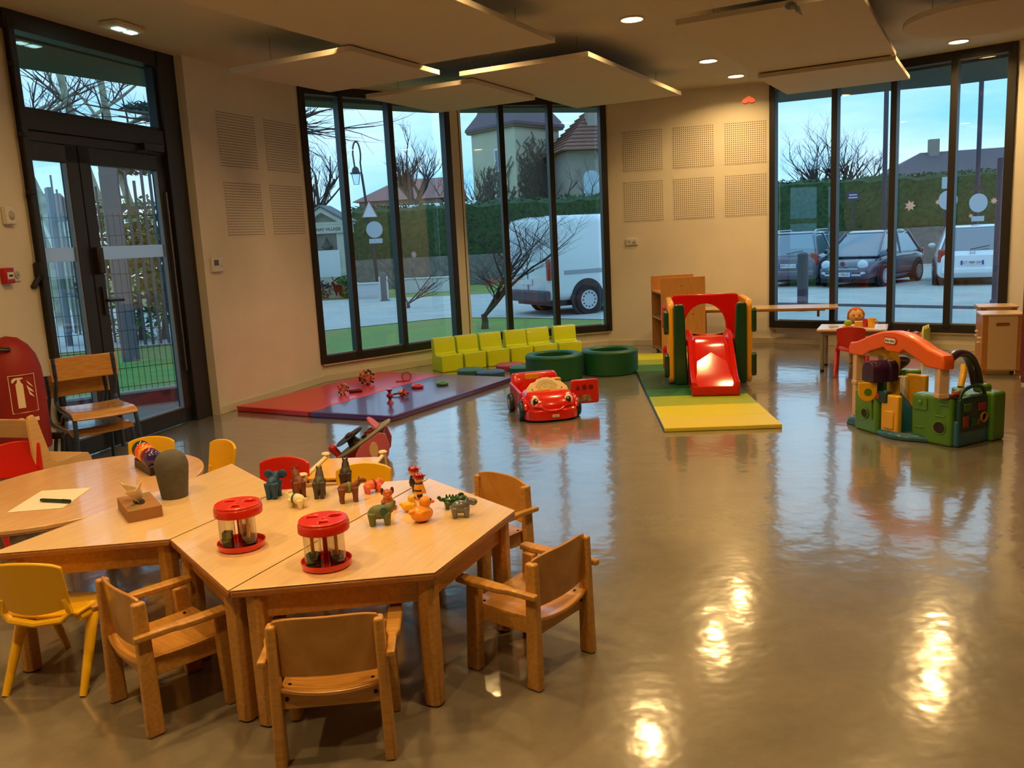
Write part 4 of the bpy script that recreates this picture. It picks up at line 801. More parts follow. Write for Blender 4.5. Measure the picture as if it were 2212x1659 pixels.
for x,z,sx,sz,cc in ((-.085,.16,.05,.07,(150,60,40)),(.0,.15,.06,.06,(20,84,64)),(.03,.145,.04,.04,(150,90,50)),(.07,.24,.07,.05,(160,44,28)),(-.07,.25,.07,.05,(70,110,34))): ob('picture_button',G().box((x,-.028,z),(sx,.010,sz)),M('button_%d_%d'%(cc[0],cc[1]),cc,.4),tv,bevel=.004)
plate('ring_dial',[circ(.035,24),circ(.022,24)],.012,M('ring_ochre',(170,120,30),.4),tv,T(.085,-.033,.17)@RX(PI/2),.003)
ob('ladybird',G().ell((2.77,5.235,.335),(.035,.022,.018),m=O).ell((2.80,5.245,.345),.014,m=O),M('ladybird_orange',(210,70,30),.35),t); ob('ladybird_base',G().ell((2.735,5.215,.325),(.035,.02,.015),m=O),M('ladybird_red',(110,24,22),.35),t)
arch('yellow_handle',[(3.05,5.72,.28),(3.08,5.75,.36),(3.10,5.78,.42)],.022,ye,.9)
# ================================================================ furniture at the back
lam=wood('oak_laminate',(200,142,78),(184,124,62),.4,.1,(14,14,1.2))
t=thing('bookshelf','low double-sided wooden shelf unit behind the play cube','shelf',(1.995,10.07,0),R(2)); 
for y,hh in ((-.265,.885),(.265,.89)):
    p=ob('end_panel',G().box((0,y,hh/2+.02),(.51,.02,hh-.02)),lam,t,bevel=.002,smooth=False)
    if y<0:
        for x,zz in ((-.02,.80),(.11,.47)): ob('screw',G().cyl((x,y-.010,zz),(x,y-.0125,zz),.006,n=10),screw,p)
for zz in (.72,.42,.06): ob('shelf_board',G().box((0,0,zz),(.50,.51,.02)),lam,t,bevel=.002,smooth=False)
ob('divider',G().box((.05,0,.42),(.015,.51,.72)),lam,t,smooth=False)
for sx in (-1,1):
    for sy in (-1,1): ob('castor',G().cyl((sx*.2,sy*.2-.012,.025),(sx*.2,sy*.2+.012,.025),.024,n=14),blk,t)
tag(ob('small_toy_block',G().box((0,0,.03),(.06,.05,.06)).box((.0,-.03,.05),(.03,.03,.03)),M('toy_white',(240,232,215),.3),m=T(1.82,10.02,.432)),'small white toy on the shelf unit behind the cube','toy')
t=thing('worktop','long wooden worktop running from the wall towards the car park window','worktop',(2.98,9.98,0),R(-20))
wt=wood('worktop_laminate',(226,190,136),(214,174,118),.25,.4,(1.2,10,1))
ob('tabletop',G().box((0,0,.482),(1.62,.48,.022)),wt,t,bevel=.004); ob('front_edge',G().box((0,-.242,.482),(1.62,.006,.02)),band,t)
ob('rear_rail',G().box((-.05,.10,.45),(1.45,.02,.045)),wt,t,bevel=.003)
for x in (-.70,.60):
    plate('bracket',[[(0,0),(0,-.12),(.03,-.12),(.16,-.03),(.30,-.03),(.30,0)]],.03,lam,t,T(x,.22,.470)@RZ(-PI/2)@RX(PI/2),.003); x<0 and ob('support_post',G().box((x,.20,.235),(.035,.03,.47)),lam,t,bevel=.003)
# dolls' table
t=thing('small_table','small white-topped table with grey metal legs laid for the dolls','table',(3.336,8.272,0),R(-25.5))
ob('tabletop',G().box((0,0,.408),(.62,.46,.02)),M('white_laminate',(226,210,196),.25,coat=.4),t,bevel=.004); ob('edge_band',G().box((0,0,.3955),(.622,.462,.005)),band,t)
gm=M('grey_enamel',(134,128,112),.4); ob('frame',G().box((0,-.19,.375),(.52,.02,.035)).box((0,.19,.375),(.52,.02,.035)).box((-.25,0,.375),(.02,.38,.035)).box((.25,0,.375),(.02,.38,.035)),gm,t,bevel=.002)
for sx in (-1,1):
    for sy in (-1,1): l_=ob('leg',G().cyl((sx*.26,sy*.19,.02),(sx*.26,sy*.19,.39),.019,n=14),gm,t); ob('foot',G().cyl((sx*.26,sy*.19,0),(sx*.26,sy*.19,.022),.020,n=14),blk,l_)
TZ=.418
def on_table(u,v): 
    q=T(3.336,8.272,TZ)@RZ(R(-25.5))@Vector((u,v,0)); return tuple(q)
t=thing('plate','yellow toy plate with a green apple on the dolls table','plate',on_table(-.04,-.04),0); ob('dish',G().lathe([(.001,.003),(.04,.003),(.062,.014),(.062,.017),(.04,.006),(.001,.006)],28),yst,t)
t=thing('toy_apple','green toy apple lying on the yellow plate','toy food',on_table(-.04,-.04),0); t.location.z+=.006; ob('fruit',G().ell((0,0,.033),(.037,.037,.034)),M('apple_green',(140,170,30),.3),t); ob('stem',G().cyl((0,0,.062),(.004,0,.075),.003,n=6),woodt,t)
t=thing('toy_box','yellow rectangular toy box behind the green apple','toy',on_table(.07,.05),R(-20)); ob('box',G().box((0,0,.02),(.11,.06,.04)),M('butter_yellow',(236,178,40),.35),t,bevel=.006); ob('lid',G().box((0,0,.043),(.114,.064,.008)),M('butter_yellow',(236,178,40),.35),t,bevel=.003)
def cup(label,u,v,mt,r,h):
    t=thing('toy_cup',label,'cup',on_table(u,v),0,'toy cups on the dolls table'); ob('cup',G().lathe([(r*.7,0),(r*.75,.002),(r,h),(r*.92,h),(r*.68,.006),(.001,.006)],24),mt,t); return t
cup('red toy cup beside the yellow cup',.115,-.02,M('cup_red',(196,30,24),.3),.03,.075)
c_=cup('yellow toy cup with a handle at the table right',.17,-.05,M('cup_yellow',(244,186,20),.3),.038,.085); ob('handle',G().tube([(.034,0,.07),(.055,0,.065),(.055,0,.035),(.030,0,.022)],.005,8),M('cup_yellow',(244,186,20),.3),c_)
for l,u,v,a,n in (('toy fork lying left of the plate',-.17,-.02,12,'toy_fork'),('toy knife lying left of the fork',-.16,-.07,30,'toy_knife'),('toy spoon lying right of the plate',.06,-.13,-10,'toy_spoon')):
    t=thing(n,l,'cutlery',on_table(u,v),R(a),'toy cutlery on the dolls table'); m_=M('toy_metal_grey',(150,150,130),.3,.4); ob('handle',G().box((-.03,0,.003),(.06,.008,.004)),m_,t,bevel=.001); ob('head',G().ell((.03,0,.004),(.025,.010,.003)),m_,t)
# doll standing behind the table
def doll(name,label,x,y,rz,hair,top,skin_,s=1.0,lie=False,z=0):
    t=thing(name,label,'doll',(x,y,z),rz); sk=M('doll_skin_%d'%skin_[0],skin_,.6); hm=M('doll_hair_%d'%hair[0],hair,.9,bump=.5,bs=90); dm=M('doll_dress_%d'%top[0],top,.8,bump=.2,bs=120)
    m_=SCL(s,s,s)
    if lie: m_=T(0,0,.05)@RX(-PI/2)@m_@T(0,0,-.28)
    ob('body',G().tube([(-.035,0,.0),(-.035,0,.17)],[.022,.03],10,m_).tube([(.035,0,0),(.035,0,.17)],[.022,.03],10,m_).ell((0,0,.25),(.065,.045,.12),16,12,m_).tube([(-.05,0,.33),(-.10,-.03,.28),(-.14,-.06,.31)],[.024,.02,.018],10,m_).tube([(.05,0,.33),(.10,-.03,.28),(.14,-.06,.31)],[.024,.02,.018],10,m_).ell((0,-.005,.46),(.068,.06,.072),18,14,m_).ell((0,-.066,.452),(.010,.010,.009),10,8,m_).cyl((0,0,.34),(0,0,.42),.025,n=12,m=m_).ell((-.15,-.065,.315),(.02,.016,.02),10,8,m_).ell((.15,-.065,.315),(.02,.016,.02),10,8,m_),sk,t,remesh=.006)
    ob('dress',G().lathe([(.085,.14),(.09,.16),(.075,.26),(.062,.34),(.035,.38)],22,m=m_,sy=.75).tube([(-.045,0,.34),(-.10,-.028,.285)],[.034,.028],12,m_).tube([(.045,0,.34),(.10,-.028,.285)],[.034,.028],12,m_),dm,t)
    g=G()
    for i in range(26):
        a=i*2.39996; zz=.30+.70*(i+.5)/26; q=math.sqrt(max(0,1-zz*zz)); px,py,pz=q*math.cos(a)*.062,q*math.sin(a)*.058+.012,.455+zz*.066
        if py<-.03 and pz<.5: continue
        g.ell((px,py,pz),.024,8,6,m_)
    for sx in (-1,1):
        for k in range(4): g.ell((sx*.058,.01+.012*k,.47-.014*k),.022,8,6,m_)
    for k in range(5): g.ell((-.04+.02*k,.05,.44),.026,8,6,m_)
    ob('hair',g,hm,t,remesh=.008)
    for sx in (-1,1): ob('eye',G().ell((sx*.024,-.060,.468),(.006,.004,.008),8,6,m_),blk,t)
    ob('mouth',G().ell((0,-.064,.428),(.016,.004,.005),8,6,m_),M('doll_mouth',(150,60,40),.5),t)
    return t
doll('doll','doll with curly ginger hair and a red top at the small table',3.50,8.60,R(-18),(176,98,44),(178,26,18),(214,160,100),1.06)
# doll's bed with two dolls
t=thing('doll_bed','pink doll bed with a pale green scalloped headboard under the window','doll bed',(4.235,9.325,0),R(-41)); pk=M('bed_pink',(214,120,106),.45); hg=M('bed_lime',(200,200,92),.45)
hb=[(-.13,0),(-.13,.24)]+[(-.10+.02*k,.27+.022*math.sin(k*PI/2+.6)) for k in range(11)]+[(.13,.24),(.13,0),(.07,0),(.05,.05),(-.05,.05),(-.07,0)]
plate('headboard',[hb],.022,hg,t,T(.31,0,0)@RZ(PI/2)@RX(PI/2),.004); plate('footboard',[[(x,y*.72) for x,y in hb]],.022,hg,t,T(-.31,0,0)@RZ(PI/2)@RX(PI/2),.004)
for sy in (-1,1): plate('side_board',[[(-.30,.06),(.30,.06),(.30,.21),(.24,.205),(.16,.17),(-.16,.17),(-.24,.165),(-.30,.165)]],.016,pk,t,T(0,sy*.125,0)@RX(PI/2),.003)
ob('mattress',G().box((0,0,.10),(.58,.22,.06)),M('bed_cloth',(220,190,170),.9),t,bevel=.02,seg=3)
for k,(u,l) in enumerate(((-.02,'dark-haired doll lying with its head at the left end of the bed'),(.12,'doll with black curly hair lying nearer the headboard'))):
    q=face((4.235,9.325),R(-41))@Vector((-.17 if k==0 else .11,.02,.135)); doll('doll',l,q.x,q.y,R(-41+90) if k==0 else R(-41-75),(24,18,20),(90,50,60),(190,130,100),.5,True,q.z)
# play kitchen cabinets
cab=M('cabinet_cream',(214,184,140),.45); edge_w=wood('cabinet_oak',(196,136,70),(178,116,52),.4,.1)
def cabinet(label,x,y,rz,w,d,hh):
    t=thing('play_cabinet',label,'cabinet',(x,y,0),rz,'wooden play kitchen cabinets')
    ob('carcass',G().box((0,0,hh/2+.03),(w-.02,d-.02,hh-.06)),edge_w,t,bevel=.002)
    sp=[rrect(w-.10,hh-.07,.004,2,0,hh/2+.015)]; sp.append(rrect(.11,.032,.015,5,0,hh-.095))
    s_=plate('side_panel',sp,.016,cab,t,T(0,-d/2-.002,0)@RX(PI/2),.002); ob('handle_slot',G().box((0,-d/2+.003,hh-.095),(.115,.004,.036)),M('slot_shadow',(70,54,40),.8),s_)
    for sx in (-1,1): ob('corner_post',G().box((sx*(w/2-.027),-d/2+.008,hh/2+.015),(.052,.03,hh-.05)),edge_w,t,bevel=.004)
    ob('top_board',G().box((0,0,hh-.008),(w+.02,d+.03,.018)),M('cabinet_top',(224,188,150),.25,coat=.3),t,bevel=.004); ob('plinth_board',G().box((0,-.002,.045),(w,d,.016)),cab,t,bevel=.003)
    for sx in (-1,1):
        for sy in (-1,1): ob('foot',G().box((sx*(w/2-.03),sy*(d/2-.03),.02),(.03,.03,.04)),edge_w,t,bevel=.003)
    for zz in (.33,.29): ob('door_catch',G().box((-w/2-.012,-d/2+.06,zz),(.03,.03,.015)),wm,t,bevel=.003)
    return t
cabinet('cream and oak play cabinet with a slot handle at the far right',4.44,7.70,R(-20),.33,.30,.55)
cabinet('cream and oak play cabinet standing behind the nearer one',4.66,8.16,R(-20),.31,.28,.57)
t=thing('tall_cupboard','tall burgundy cupboard cut by the right edge of the picture','cupboard',(4.49,6.78,0),R(-2)); bg=M('burgundy_lacquer',(104,22,34),.4,coat=.2)
ob('carcass',G().box((0,0,.86),(.45,.58,1.68)),bg,t,bevel=.006); ob('door',G().box((-.232,0,.88),(.018,.56,1.60)),bg,t,bevel=.004); ob('door_knob',G().ell((-.25,-.2,.95),.016),M('brushed_steel',(150,150,150),.3,1),t); ob('plinth',G().box((0.02,0,.02),(.40,.54,.04)),blk,t)
# ================================================================ pink steering-wheel console and small wooden frame
t=thing('steering_console','pink wooden steering console with a black wheel lying tilted on the floor','toy',(-1.06,5.62,0),R(4)); pk2=M('console_pink',(196,92,112),.4,coat=.2); mar=M('console_maroon',(88,14,22),.4); gb=M('console_grey',(150,150,134),.4)
tl=T(0,0,.02)@RY(R(-34))
side=[(-.20,0),(.20,0)]+[(.20-.015*k*.4,.03*k) for k in range(1,6)]+[(-.02,.17),(-.18,.12),(-.21,.06)]
base=loft([[(-.13,-.11,.0),(.16,-.11,0),(.16,.11,0),(-.13,.11,0)],[(-.06,-.11,.075),(.20,-.11,.14),(.20,.11,.14),(-.06,.11,.075)],[(.0,-.11,.11),(.185,-.11,.20),(.185,.11,.20),(.0,.11,.11)]])
ob('body',base,mar,t,bevel=.006)
def_ = [(.02,-.02)]
for sy in (-1,1): plate('pink_side',[[(-.02,.0),(.17,.0),(.215,.06),(.225,.13),(.20,.205),(.16,.215),(.03,.13),(.0,.08)]],.012,pk2,t,T(0,sy*.118,0)@RX(PI/2),.003)
plate('front_ornament',[circ(.05,20,sx=.6,sy=1.1)],.008,M('console_cream',(214,176,130),.4),t,T(.12,-.126,.10)@RX(PI/2),.002)
brd=plate('grey_board',[circ(.22,40,sx=1.04,sy=.50)],.018,gb,t,T(.04,0,.148)@RY(R(-33)),.005)
ob('wheel_column',G().cyl((-.06,0,0),(-.06,0,.06),.05,.03,n=20),blk,brd); ob('steering_wheel',G().lathe([(.0,.060),(.03,.058),(.045,.062),(.10,.062),(.112,.070),(.10,.078),(.03,.074),(.0,.080)],30,c=(-.06,0,0)),M('wheel_black',(34,24,22),.35),brd); ob('wheel_hub',G().ell((-.06,0,.082),(.03,.03,.014)),M('hub_brown',(70,34,26),.4),brd)
ob('red_lever',G().tube([(-.19,.0,.0),(-.20,0,.07)],[.022,.026],14).ell((-.20,0,.075),.027),M('lever_red',(190,30,30),.35),brd)
for x,y,cc in ((.04,.04,(160,30,40)),(.03,-.05,(28,26,26)),(.08,-.02,(150,30,40)),(.07,.06,(90,30,30))): ob('switch',G().box((x,y,.018),(.035,.022,.022)),M('switch_%d'%cc[0],cc,.4),brd,bevel=.004)
plate('pink_flap',[[(-.05,0),(.05,0)]+[(.05*math.cos(R(15*i)),.02+.075*math.sin(R(15*i))) for i in range(13)]],.014,pk2,brd,T(.13,-.0,.01)@RZ(R(80))@RX(R(80)),.004)
t=thing('doll_cot','small pale wooden frame with a yellow panel and round white caps behind the yellow chair','toy furniture',(-.82,3.985,0),R(-4))
yp_=M('cot_yellow_panel',(240,186,60),.25,coat=.4); cw=M('cot_cream_cap',(236,220,180),.35)
ob('panel',G().box((0,0,.385),(.27,.36,.012)),yp_,t,bevel=.003)
for sx in (-1,1):
    for sy in (-1,1):
        l_=ob('post',G().box((sx*.145,sy*.19,.20),(.03,.03,.40)),pine,t,bevel=.006); ob('cap',G().lathe([(.001,.0),(.020,.002),(.022,.008),(.016,.014),(.001,.015)],18,c=(sx*.145,sy*.19,.405)),cw,l_)
    ob('dowel_rail',G().cyl((sx*.145,-.19,.395),(sx*.145,.19,.395),.010,n=12),cw,t)
for zz in (.355,.28,.10): ob('front_slat',G().box((0,-.19,zz),(.27,.016,.03)),pine,t,bevel=.003); ob('back_slat',G().box((0,.19,zz),(.27,.016,.03)),pine,t,bevel=.003)
# ================================================================ hanging mobiles
thr=M('nylon_thread',(190,180,160),.5)
def hang(name,label,x,y,z,g,mt):
    t=thing(name,label,'mobile',(x,y,z),0,'paper shapes hanging from the ceiling'); ob('shape',g,mt,t,bevel=.002); ob('thread',G().cyl((0,0,.0),(0,0,H-z-.003),.0012,n=5),thr,t)
hp=[(0.09*(math.sin(a)**3),.0055*(13*math.cos(a)-5*math.cos(2*a)-2*math.cos(3*a)-math.cos(4*a))) for a in [i*2*PI/32 for i in range(32)]]
hang('heart_mobile','pink paper heart hanging upside down by the perforated wall',2.63,9.33,2.73,G().prism(hp,-.008,.008,m=RZ(R(-20))@RX(R(-118))@SCL(.75,.6,1)),M('paper_pink',(226,104,92),.6))
hang('bird_mobile','dark blue and white paper bird hanging in front of the right panels',1.66,5.05,2.645,G().ell((0,0,-.015),(.035,.02,.022)).prism([(0,0),(.05,-.02),(.065,-.07),(.03,-.05)],-.004,.004,m=RX(PI/2)),M('paper_navy',(44,58,70),.6,rgb2=(200,205,200),vs=12))
hang('fish_mobile','small blue paper strip hanging at the top edge',.94,4.75,2.68,G().prism([(-.02,-.05),(.0,-.06),(.03,.02),(.02,.06),(0,.03)],-.004,.004,m=RX(PI/2)),M('paper_blue',(70,90,130),.6))
# ================================================================ window stickers
def sticker(name,label,w,u,z,polys,mt):
    o=thing(name,label,'sticker',tuple(w.matrix_world@Vector((0,0,0))) if False else (0,0,0),0,'stickers on the window panes'); o.location=(0,0,0)
    M_=T(*w.location)@RZ(w.rotation_euler.z)@T(u,.008,z); o.matrix_world=M_
    for p in polys: plate('cutout',[p],.002,mt,o,RX(PI/2))
def flake(r,n=6): return [(r*(1 if i%2==0 else .55)*math.cos(2*PI*i/(2*n)),r*(1 if i%2==0 else .55)*math.sin(2*PI*i/(2*n))) for i in range(2*n)]
snow=film_mat('snow_white_film',(235,232,236))
sticker('reindeer_sticker','brown reindeer sticker on the left pane of the first window',w1,.24,1.0,[[(-.04,-.03),(-.02,-.09),(-.01,-.09),(0,-.04),(.03,-.04),(.035,-.09),(.05,-.09),(.06,.02),(.02,.03),(-.02,.03),(-.04,.07),(-.075,.06),(-.06,.04)],[(-.04,.07),(-.06,.12),(-.05,.12),(-.035,.08),(.02,.11),(.02,.10),(-.02,.07)]],M('reindeer_brown',(96,44,18),.5))
for w,u,z,r,l in ((w1,1.27,1.30,.045,'white snowflake sticker high on the right pane of the first window'),(w1,1.55,.98,.030,'small white snowflake sticker low on the right pane of the first window'),(w3,1.52,1.56,.06,'large white snowflake sticker on the third car park pane'),(w3,1.80,1.58,.030,'small white snowflake sticker beside the large one'),(w3,2.33,1.56,.035,'white snowflake sticker high on the last car park pane'),(w3,2.12,1.42,.025,'tiny white snowflake sticker low on the last car park pane')): sticker('snowflake_sticker',l,w,u,z,[flake(r,7)],snow)
# ================================================================ outside
GZ=-.36
asph=M('pale_asphalt',(176,178,176),.9,var=.12,vs=1.2,bump=.1,bs=60); grass_m=M('grass',(112,142,58),.95,rgb2=(128,126,74),vs=1.1,bump=.6,bs=30)
soil=M('lawn_green',(70,130,44),.95,rgb2=(104,132,60),vs=3,bump=.8,bs=60)
struct('ground',G().box((8,30,GZ-.2),(140,90,.4)),grass_m,smooth=False)
rp=[(-16,14.0),(-4.0,18.7),(-1.5,20.3),(.2,19.4),(2.5,17.6),(4.5,14),(5.8,12.6),(9,10),(40,4)]; rf=[(-22,33),(-6.3,29.5),(-2.1,28.6),(4,28.5),(12,33),(14,33.2),(16,33.4),(20,33.5),(50,34)]
gq=G(); gq.strip([(x,y,GZ+.012) for x,y in rp],[(x,y,GZ+.012) for x,y in rf]); struct('ground_road',gq,asph,smooth=False)
kerbm=M('kerb_stone',(150,148,142),.9)
gk=G(); gk.tube([(x,y,GZ+.02) for x,y in ((5.2,20.2),(6.15,19.2),(8.9,16.4),(12,14))],.05,6); struct('ground_kerb',gk,M('dark_gutter',(84,84,88),.9))
struct('ground_lawn',G().prism([(-12,8.2),(-3.3,8.8),(-3.5,10.4),(-5.5,14.2),(-13,12.6)],GZ-.05,GZ+.10),soil,smooth=False)
struct('ground_terrace',G().prism([(-6.5,5.6),(-3.30,5.9),(-2.95,7.9),(-3.2,8.75),(-5.6,7.3)],-.2,-.02),M('terrace_concrete',(120,112,108),.9),smooth=False)
def wallkerb(): 
    a,b=(-5.6,7.32),(-3.15,8.79); struct('ground_red_kerb',G().bar((a[0],a[1],-.02),(b[0],b[1],-.02),.14,.26),M('kerb_burgundy',(92,40,44),.85),smooth=False); struct('ground_kerb_top',G().bar((a[0],a[1],.118),(b[0],b[1],.118),.16,.02),kerbm,smooth=False)
wallkerb()
# mesh fence by the terrace
mesh_m=M('mesh_green_black',(34,40,40),.5); t=thing('mesh_fence','dark welded wire mesh fence outside the glass door','fence',(-5.6,7.34,.12),heading((-5.6,7.34),(-3.15,8.80)),'fences outside the door'); Lm=dist((-5.6,7.34),(-3.15,8.80))
for k in range(int(Lm/.055)+1): ob('wire',G().cyl((k*.055,0,0),(k*.055,0,1.75),.0028,n=5),mesh_m,t)
for k in range(10): ob('cross_wire',G().cyl((0,.004,.05+k*.185),(Lm,.004,.05+k*.185),.0032,n=5),mesh_m,t)
for x in (0,Lm): ob('post',G().box((x,.0,.88),(.05,.05,1.78)),mesh_m,t)
# slat fence
slat_m=M('fence_slat_grey',(70,72,84),.6,var=.15,vs=2); postm=M('fence_post_grey',(92,94,106),.6)
def slat_fence(label,a,b,step,posts):
    L=dist(a,b); t=thing('slat_fence',label,'fence',(a[0],a[1],GZ),heading(a,b),'fences outside the door')
    for x in posts: ob('post',G().box((x,0,1.65),(.27,.10,3.3)),postm,t,bevel=.01)
    s0=None
    for k in range(1,int(L/step)):
        h_=2.95+.25*math.sin(k*1.7)
        ob('slat',G().box((k*step,0,.32+h_/2),(.045,.03,h_)),slat_m,t)
    for z in (1.12,2.60): ob('rail',G().box((L/2,.03,z),(L,.04,.05)),slat_m,t)
slat_fence('tall grey slat fence between two wide posts beyond the lawn',(-9.35,18.17),(-6.5,14.55),.38,(0,))
slat_fence('tall grey slat fence continuing right of the wide post',(-6.43,14.46),(-3.6,15.2),.125,(0,))
# ---------------------------------------------------------------- trees
bark=M('bark_grey',(92,80,72),.95,var=.25,vs=6); barkp=M('plane_bark',(168,162,140),.9,rgb2=(112,110,92),vs=4); twig_m=M('twig_dark',(74,58,56),.95)
def grow(g,p,d,L,r,lev,maxl,spread=.5,up=.15,kids=3,rnd=random):
    n=4; pts=[p]; rs=[r]; dd=Vector(d).normalized(); q=Vector(p)
    for i in range(n):
        dd=(dd+Vector((rnd.uniform(-.16,.16),rnd.uniform(-.16,.16),rnd.uniform(-.08,.14)+up*.15))).normalized(); q=q+dd*(L/n); pts.append(tuple(q)); rs.append(r*(1-.45*(i+1)/n))
    g[min(lev,1)].tube(pts,rs,5 if lev<2 else 4,caps=False)
    if lev<maxl:
        for k in range(kids+(1 if lev==0 else 0)):
            i=rnd.randint(1,n); b=Vector(pts[i]); a=rnd.uniform(0,2*PI); side=Vector((math.cos(a),math.sin(a),rnd.uniform(-.1,.5)))
            grow(g,tuple(b),dd*(1-spread)+side*spread+Vector((0,0,up)),L*rnd.uniform(.55,.78),rs[i]*.62,lev+1,maxl,spread,up,kids,rnd)
def bare_tree(name,label,x,y,h0,r,first_dirs,L,maxl,spread,up,kids,seed,mt=None,z0=GZ,grp='bare winter trees'):
    rnd=random.Random(seed); t=thing(name,label,'tree',(x,y,z0),0,grp); g=[G(),G()]
    g[0].tube([(0,0,-.05),(.02,.01,h0*.5),(0,0,h0)],[r*1.25,r,r*.85],8)
    for d in first_dirs: grow(g,(0,0,h0*rnd.uniform(.8,1)),d,L,r*.52,0,maxl,spread,up,kids,rnd)
    ob('trunk',g[0],mt or bark,t); o=ob('branches',g[1],twig_m,t); o['kind']='stuff'; return t
RA=lambda px,Y:((px-1106)/1850*.9985*Y*1.0)
bare_tree('bare_tree','round bare tree beyond the hedge at the left of the car park',17.1,45,2.4,.28,[(-1,0,1.0),(-.5,.4,1.3),(.3,-.3,1.5),(.8,.2,1.1),(1.2,0,.8),(-1.1,-.3,.7)],2.5,4,.55,.16,3,3)
bare_tree('bare_shrub','bare leaning shrub in front of the white van',-.50,17.4,.30,.07,[(1.0,.0,1.2),(.75,.1,1.35),(1.2,-.1,1.2)],1.5,4,.62,.02,4,12,M('bark_brown',(70,54,46),.95))
bare_tree('bare_tree','bare tree with ivy on its forked trunk beyond the hedge',-4.45,43,3.9,.24,[(-.6,0,1.3),(.6,0,1.4),(.0,.2,1.7),(-.9,.1,1.0),(.9,.1,1)],1.7,4,.5,.18,3,5)
bare_tree('bare_tree','bare tree behind the small stone monument',-9.3,44,3.4,.22,[(-.5,0,1.4),(.5,.1,1.3),(0,.2,1.6)],2.2,4,.5,.2,3,8)
bare_tree('bare_tree','bare thicket left of the ivy-covered tower',-2.0,47,2.2,.2,[(-.6,0,1.4),(.4,.1,1.5),(.9,.2,1)],1.9,4,.5,.2,3,9)
bare_tree('bare_tree','bare thicket between the tower and the tiled house',4.2,46,2.0,.2,[(-.8,0,1.2),(.4,.1,1.3),(.9,.2,1)],1.8,4,.55,.15,3,15)
bare_tree('bare_tree','low bare tangle to the right of the stone bollard',-2.8,24,.15,.05,[(.9,0,.5),(.7,.1,.8),(-.3,0,.6)],1.0,3,.55,-.02,3,21)
t=thing('overhanging_branches','bare tree whose thin branches overhang the first window','tree',(-5.75,17.6,GZ),0,'bare winter trees'); rnd=random.Random(4); g=[G(),G()]
g[0].tube([(0,0,0),(.1,.1,2.5),(.2,.1,5.0)],[.26,.2,.14],8)
for d in ((1,-.1,.25),(1,.2,-.05),(.9,-.3,.5),(.8,.1,-.2),(-1,.2,.2)): grow(g,(.15,.1,4.3),d,1.8,.06,0,3,.4,-.12,3,rnd)
ob('trunk',g[0],bark,t); ob('branches',g[1],twig_m,t)['kind']='stuff'
for k,(px,Y,lean,l,rr) in enumerate(((100,24,-.9,'leftmost pale plane trunk seen through the door transom',.13),(138,22,-1.3,'forked pale plane trunk left of the conifer, through the door transom',.17),(240,23,-.5,'pale plane trunk in front of the conifer',.12),(296,26,-.1,'slim pale plane trunk right of the conifer',.13))):
    x=(px-1106)/1850*Y; t=thing('plane_tree',l,'tree',(x+.6,Y,GZ),0,'pale plane trees'); rnd=random.Random(30+k); g=[G(),G()]
    g[0].tube(smooth_pts([(0,0,0),(lean*.2,0,2.2),(lean*.5-.4,0,4.4),(lean-.6,0,7.5),(lean*1.3-.7,0,10)],3),[rr*(1.15-.045*i) for i in range(13)],8)
    for d in ((-1,0,.3),(.8,.1,.4),(-.8,.2,.9)): grow(g,(lean*.5-.4,0,4.6+rnd.uniform(0,1)),d,1.8,.06,0,3,.45,.0,3,rnd)
    ob('trunk',g[0],barkp,t); ob('branches',g[1],twig_m,t)['kind']='stuff'
def leaf_cloud(P,n,rad,size,rnd,flat=.6):
    g=G()
    for _ in range(n):
        cx,cy,cz,sx,sy,sz=rnd.choice(P); 
        while True:
            u=Vector((rnd.uniform(-1,1),rnd.uniform(-1,1),rnd.uniform(-1,1)))
            if .35<u.length<1: break
        p=Vector((cx+u.x*sx,cy+u.y*sy,cz+u.z*sz)); a=Vector((rnd.uniform(-1,1),rnd.uniform(-1,1),rnd.uniform(-.6,.6))).normalized()*size*rnd.uniform(.7,1.3); b=a.cross(Vector((rnd.uniform(-1,1),rnd.uniform(-1,1),rnd.uniform(-1,1)))).normalized()*size*flat*.5
        g.add([p-a,p-b,p+a,p+b],[(0,1,2,3)])
    return g
rnd=random.Random(5)
t=thing('conifer','dark conifer with flat needle layers behind the plane trunks','tree',(-8.4,20.0+6,GZ)); con=[]
for k in range(11): con.append((rnd.uniform(-2.6,2.4)*(1-.04*k),rnd.uniform(-.6,.6),3.3+.34*k,1.1-.05*k,.5,.14))
ob('trunk',G().tube([(0,0,0),(0,0,7.6)],[.2,.05],8),bark,t); ob('needles',leaf_cloud(con,2600,1,.13,rnd,.5),M('needle_green',(54,70,66),.9),t)['kind']='stuff'
t=thing('laurel_bush','glossy green laurel bush behind the slat fence','shrub',(-8.0,18.6,GZ)); lb=[(0,0,1.2,1.3,.9,1.2),(-.3,.1,2.2,.9,.7,.9),(.6,0,1.9,.8,.8,1.2),(1.2,.1,1.4,1.1,.8,1.3)]
ob('stems',G().tube([(0,0,0),(.1,0,1.6)],[.06,.03],6).tube([(.5,0,0),(.7,0,1.8)],[.06,.03],6),bark,t); ob('foliage',leaf_cloud(lb,2600,1,.15,rnd,.55),M('laurel_green',(84,128,44),.4,rgb2=(40,76,34),vs=3),t)['kind']='stuff'
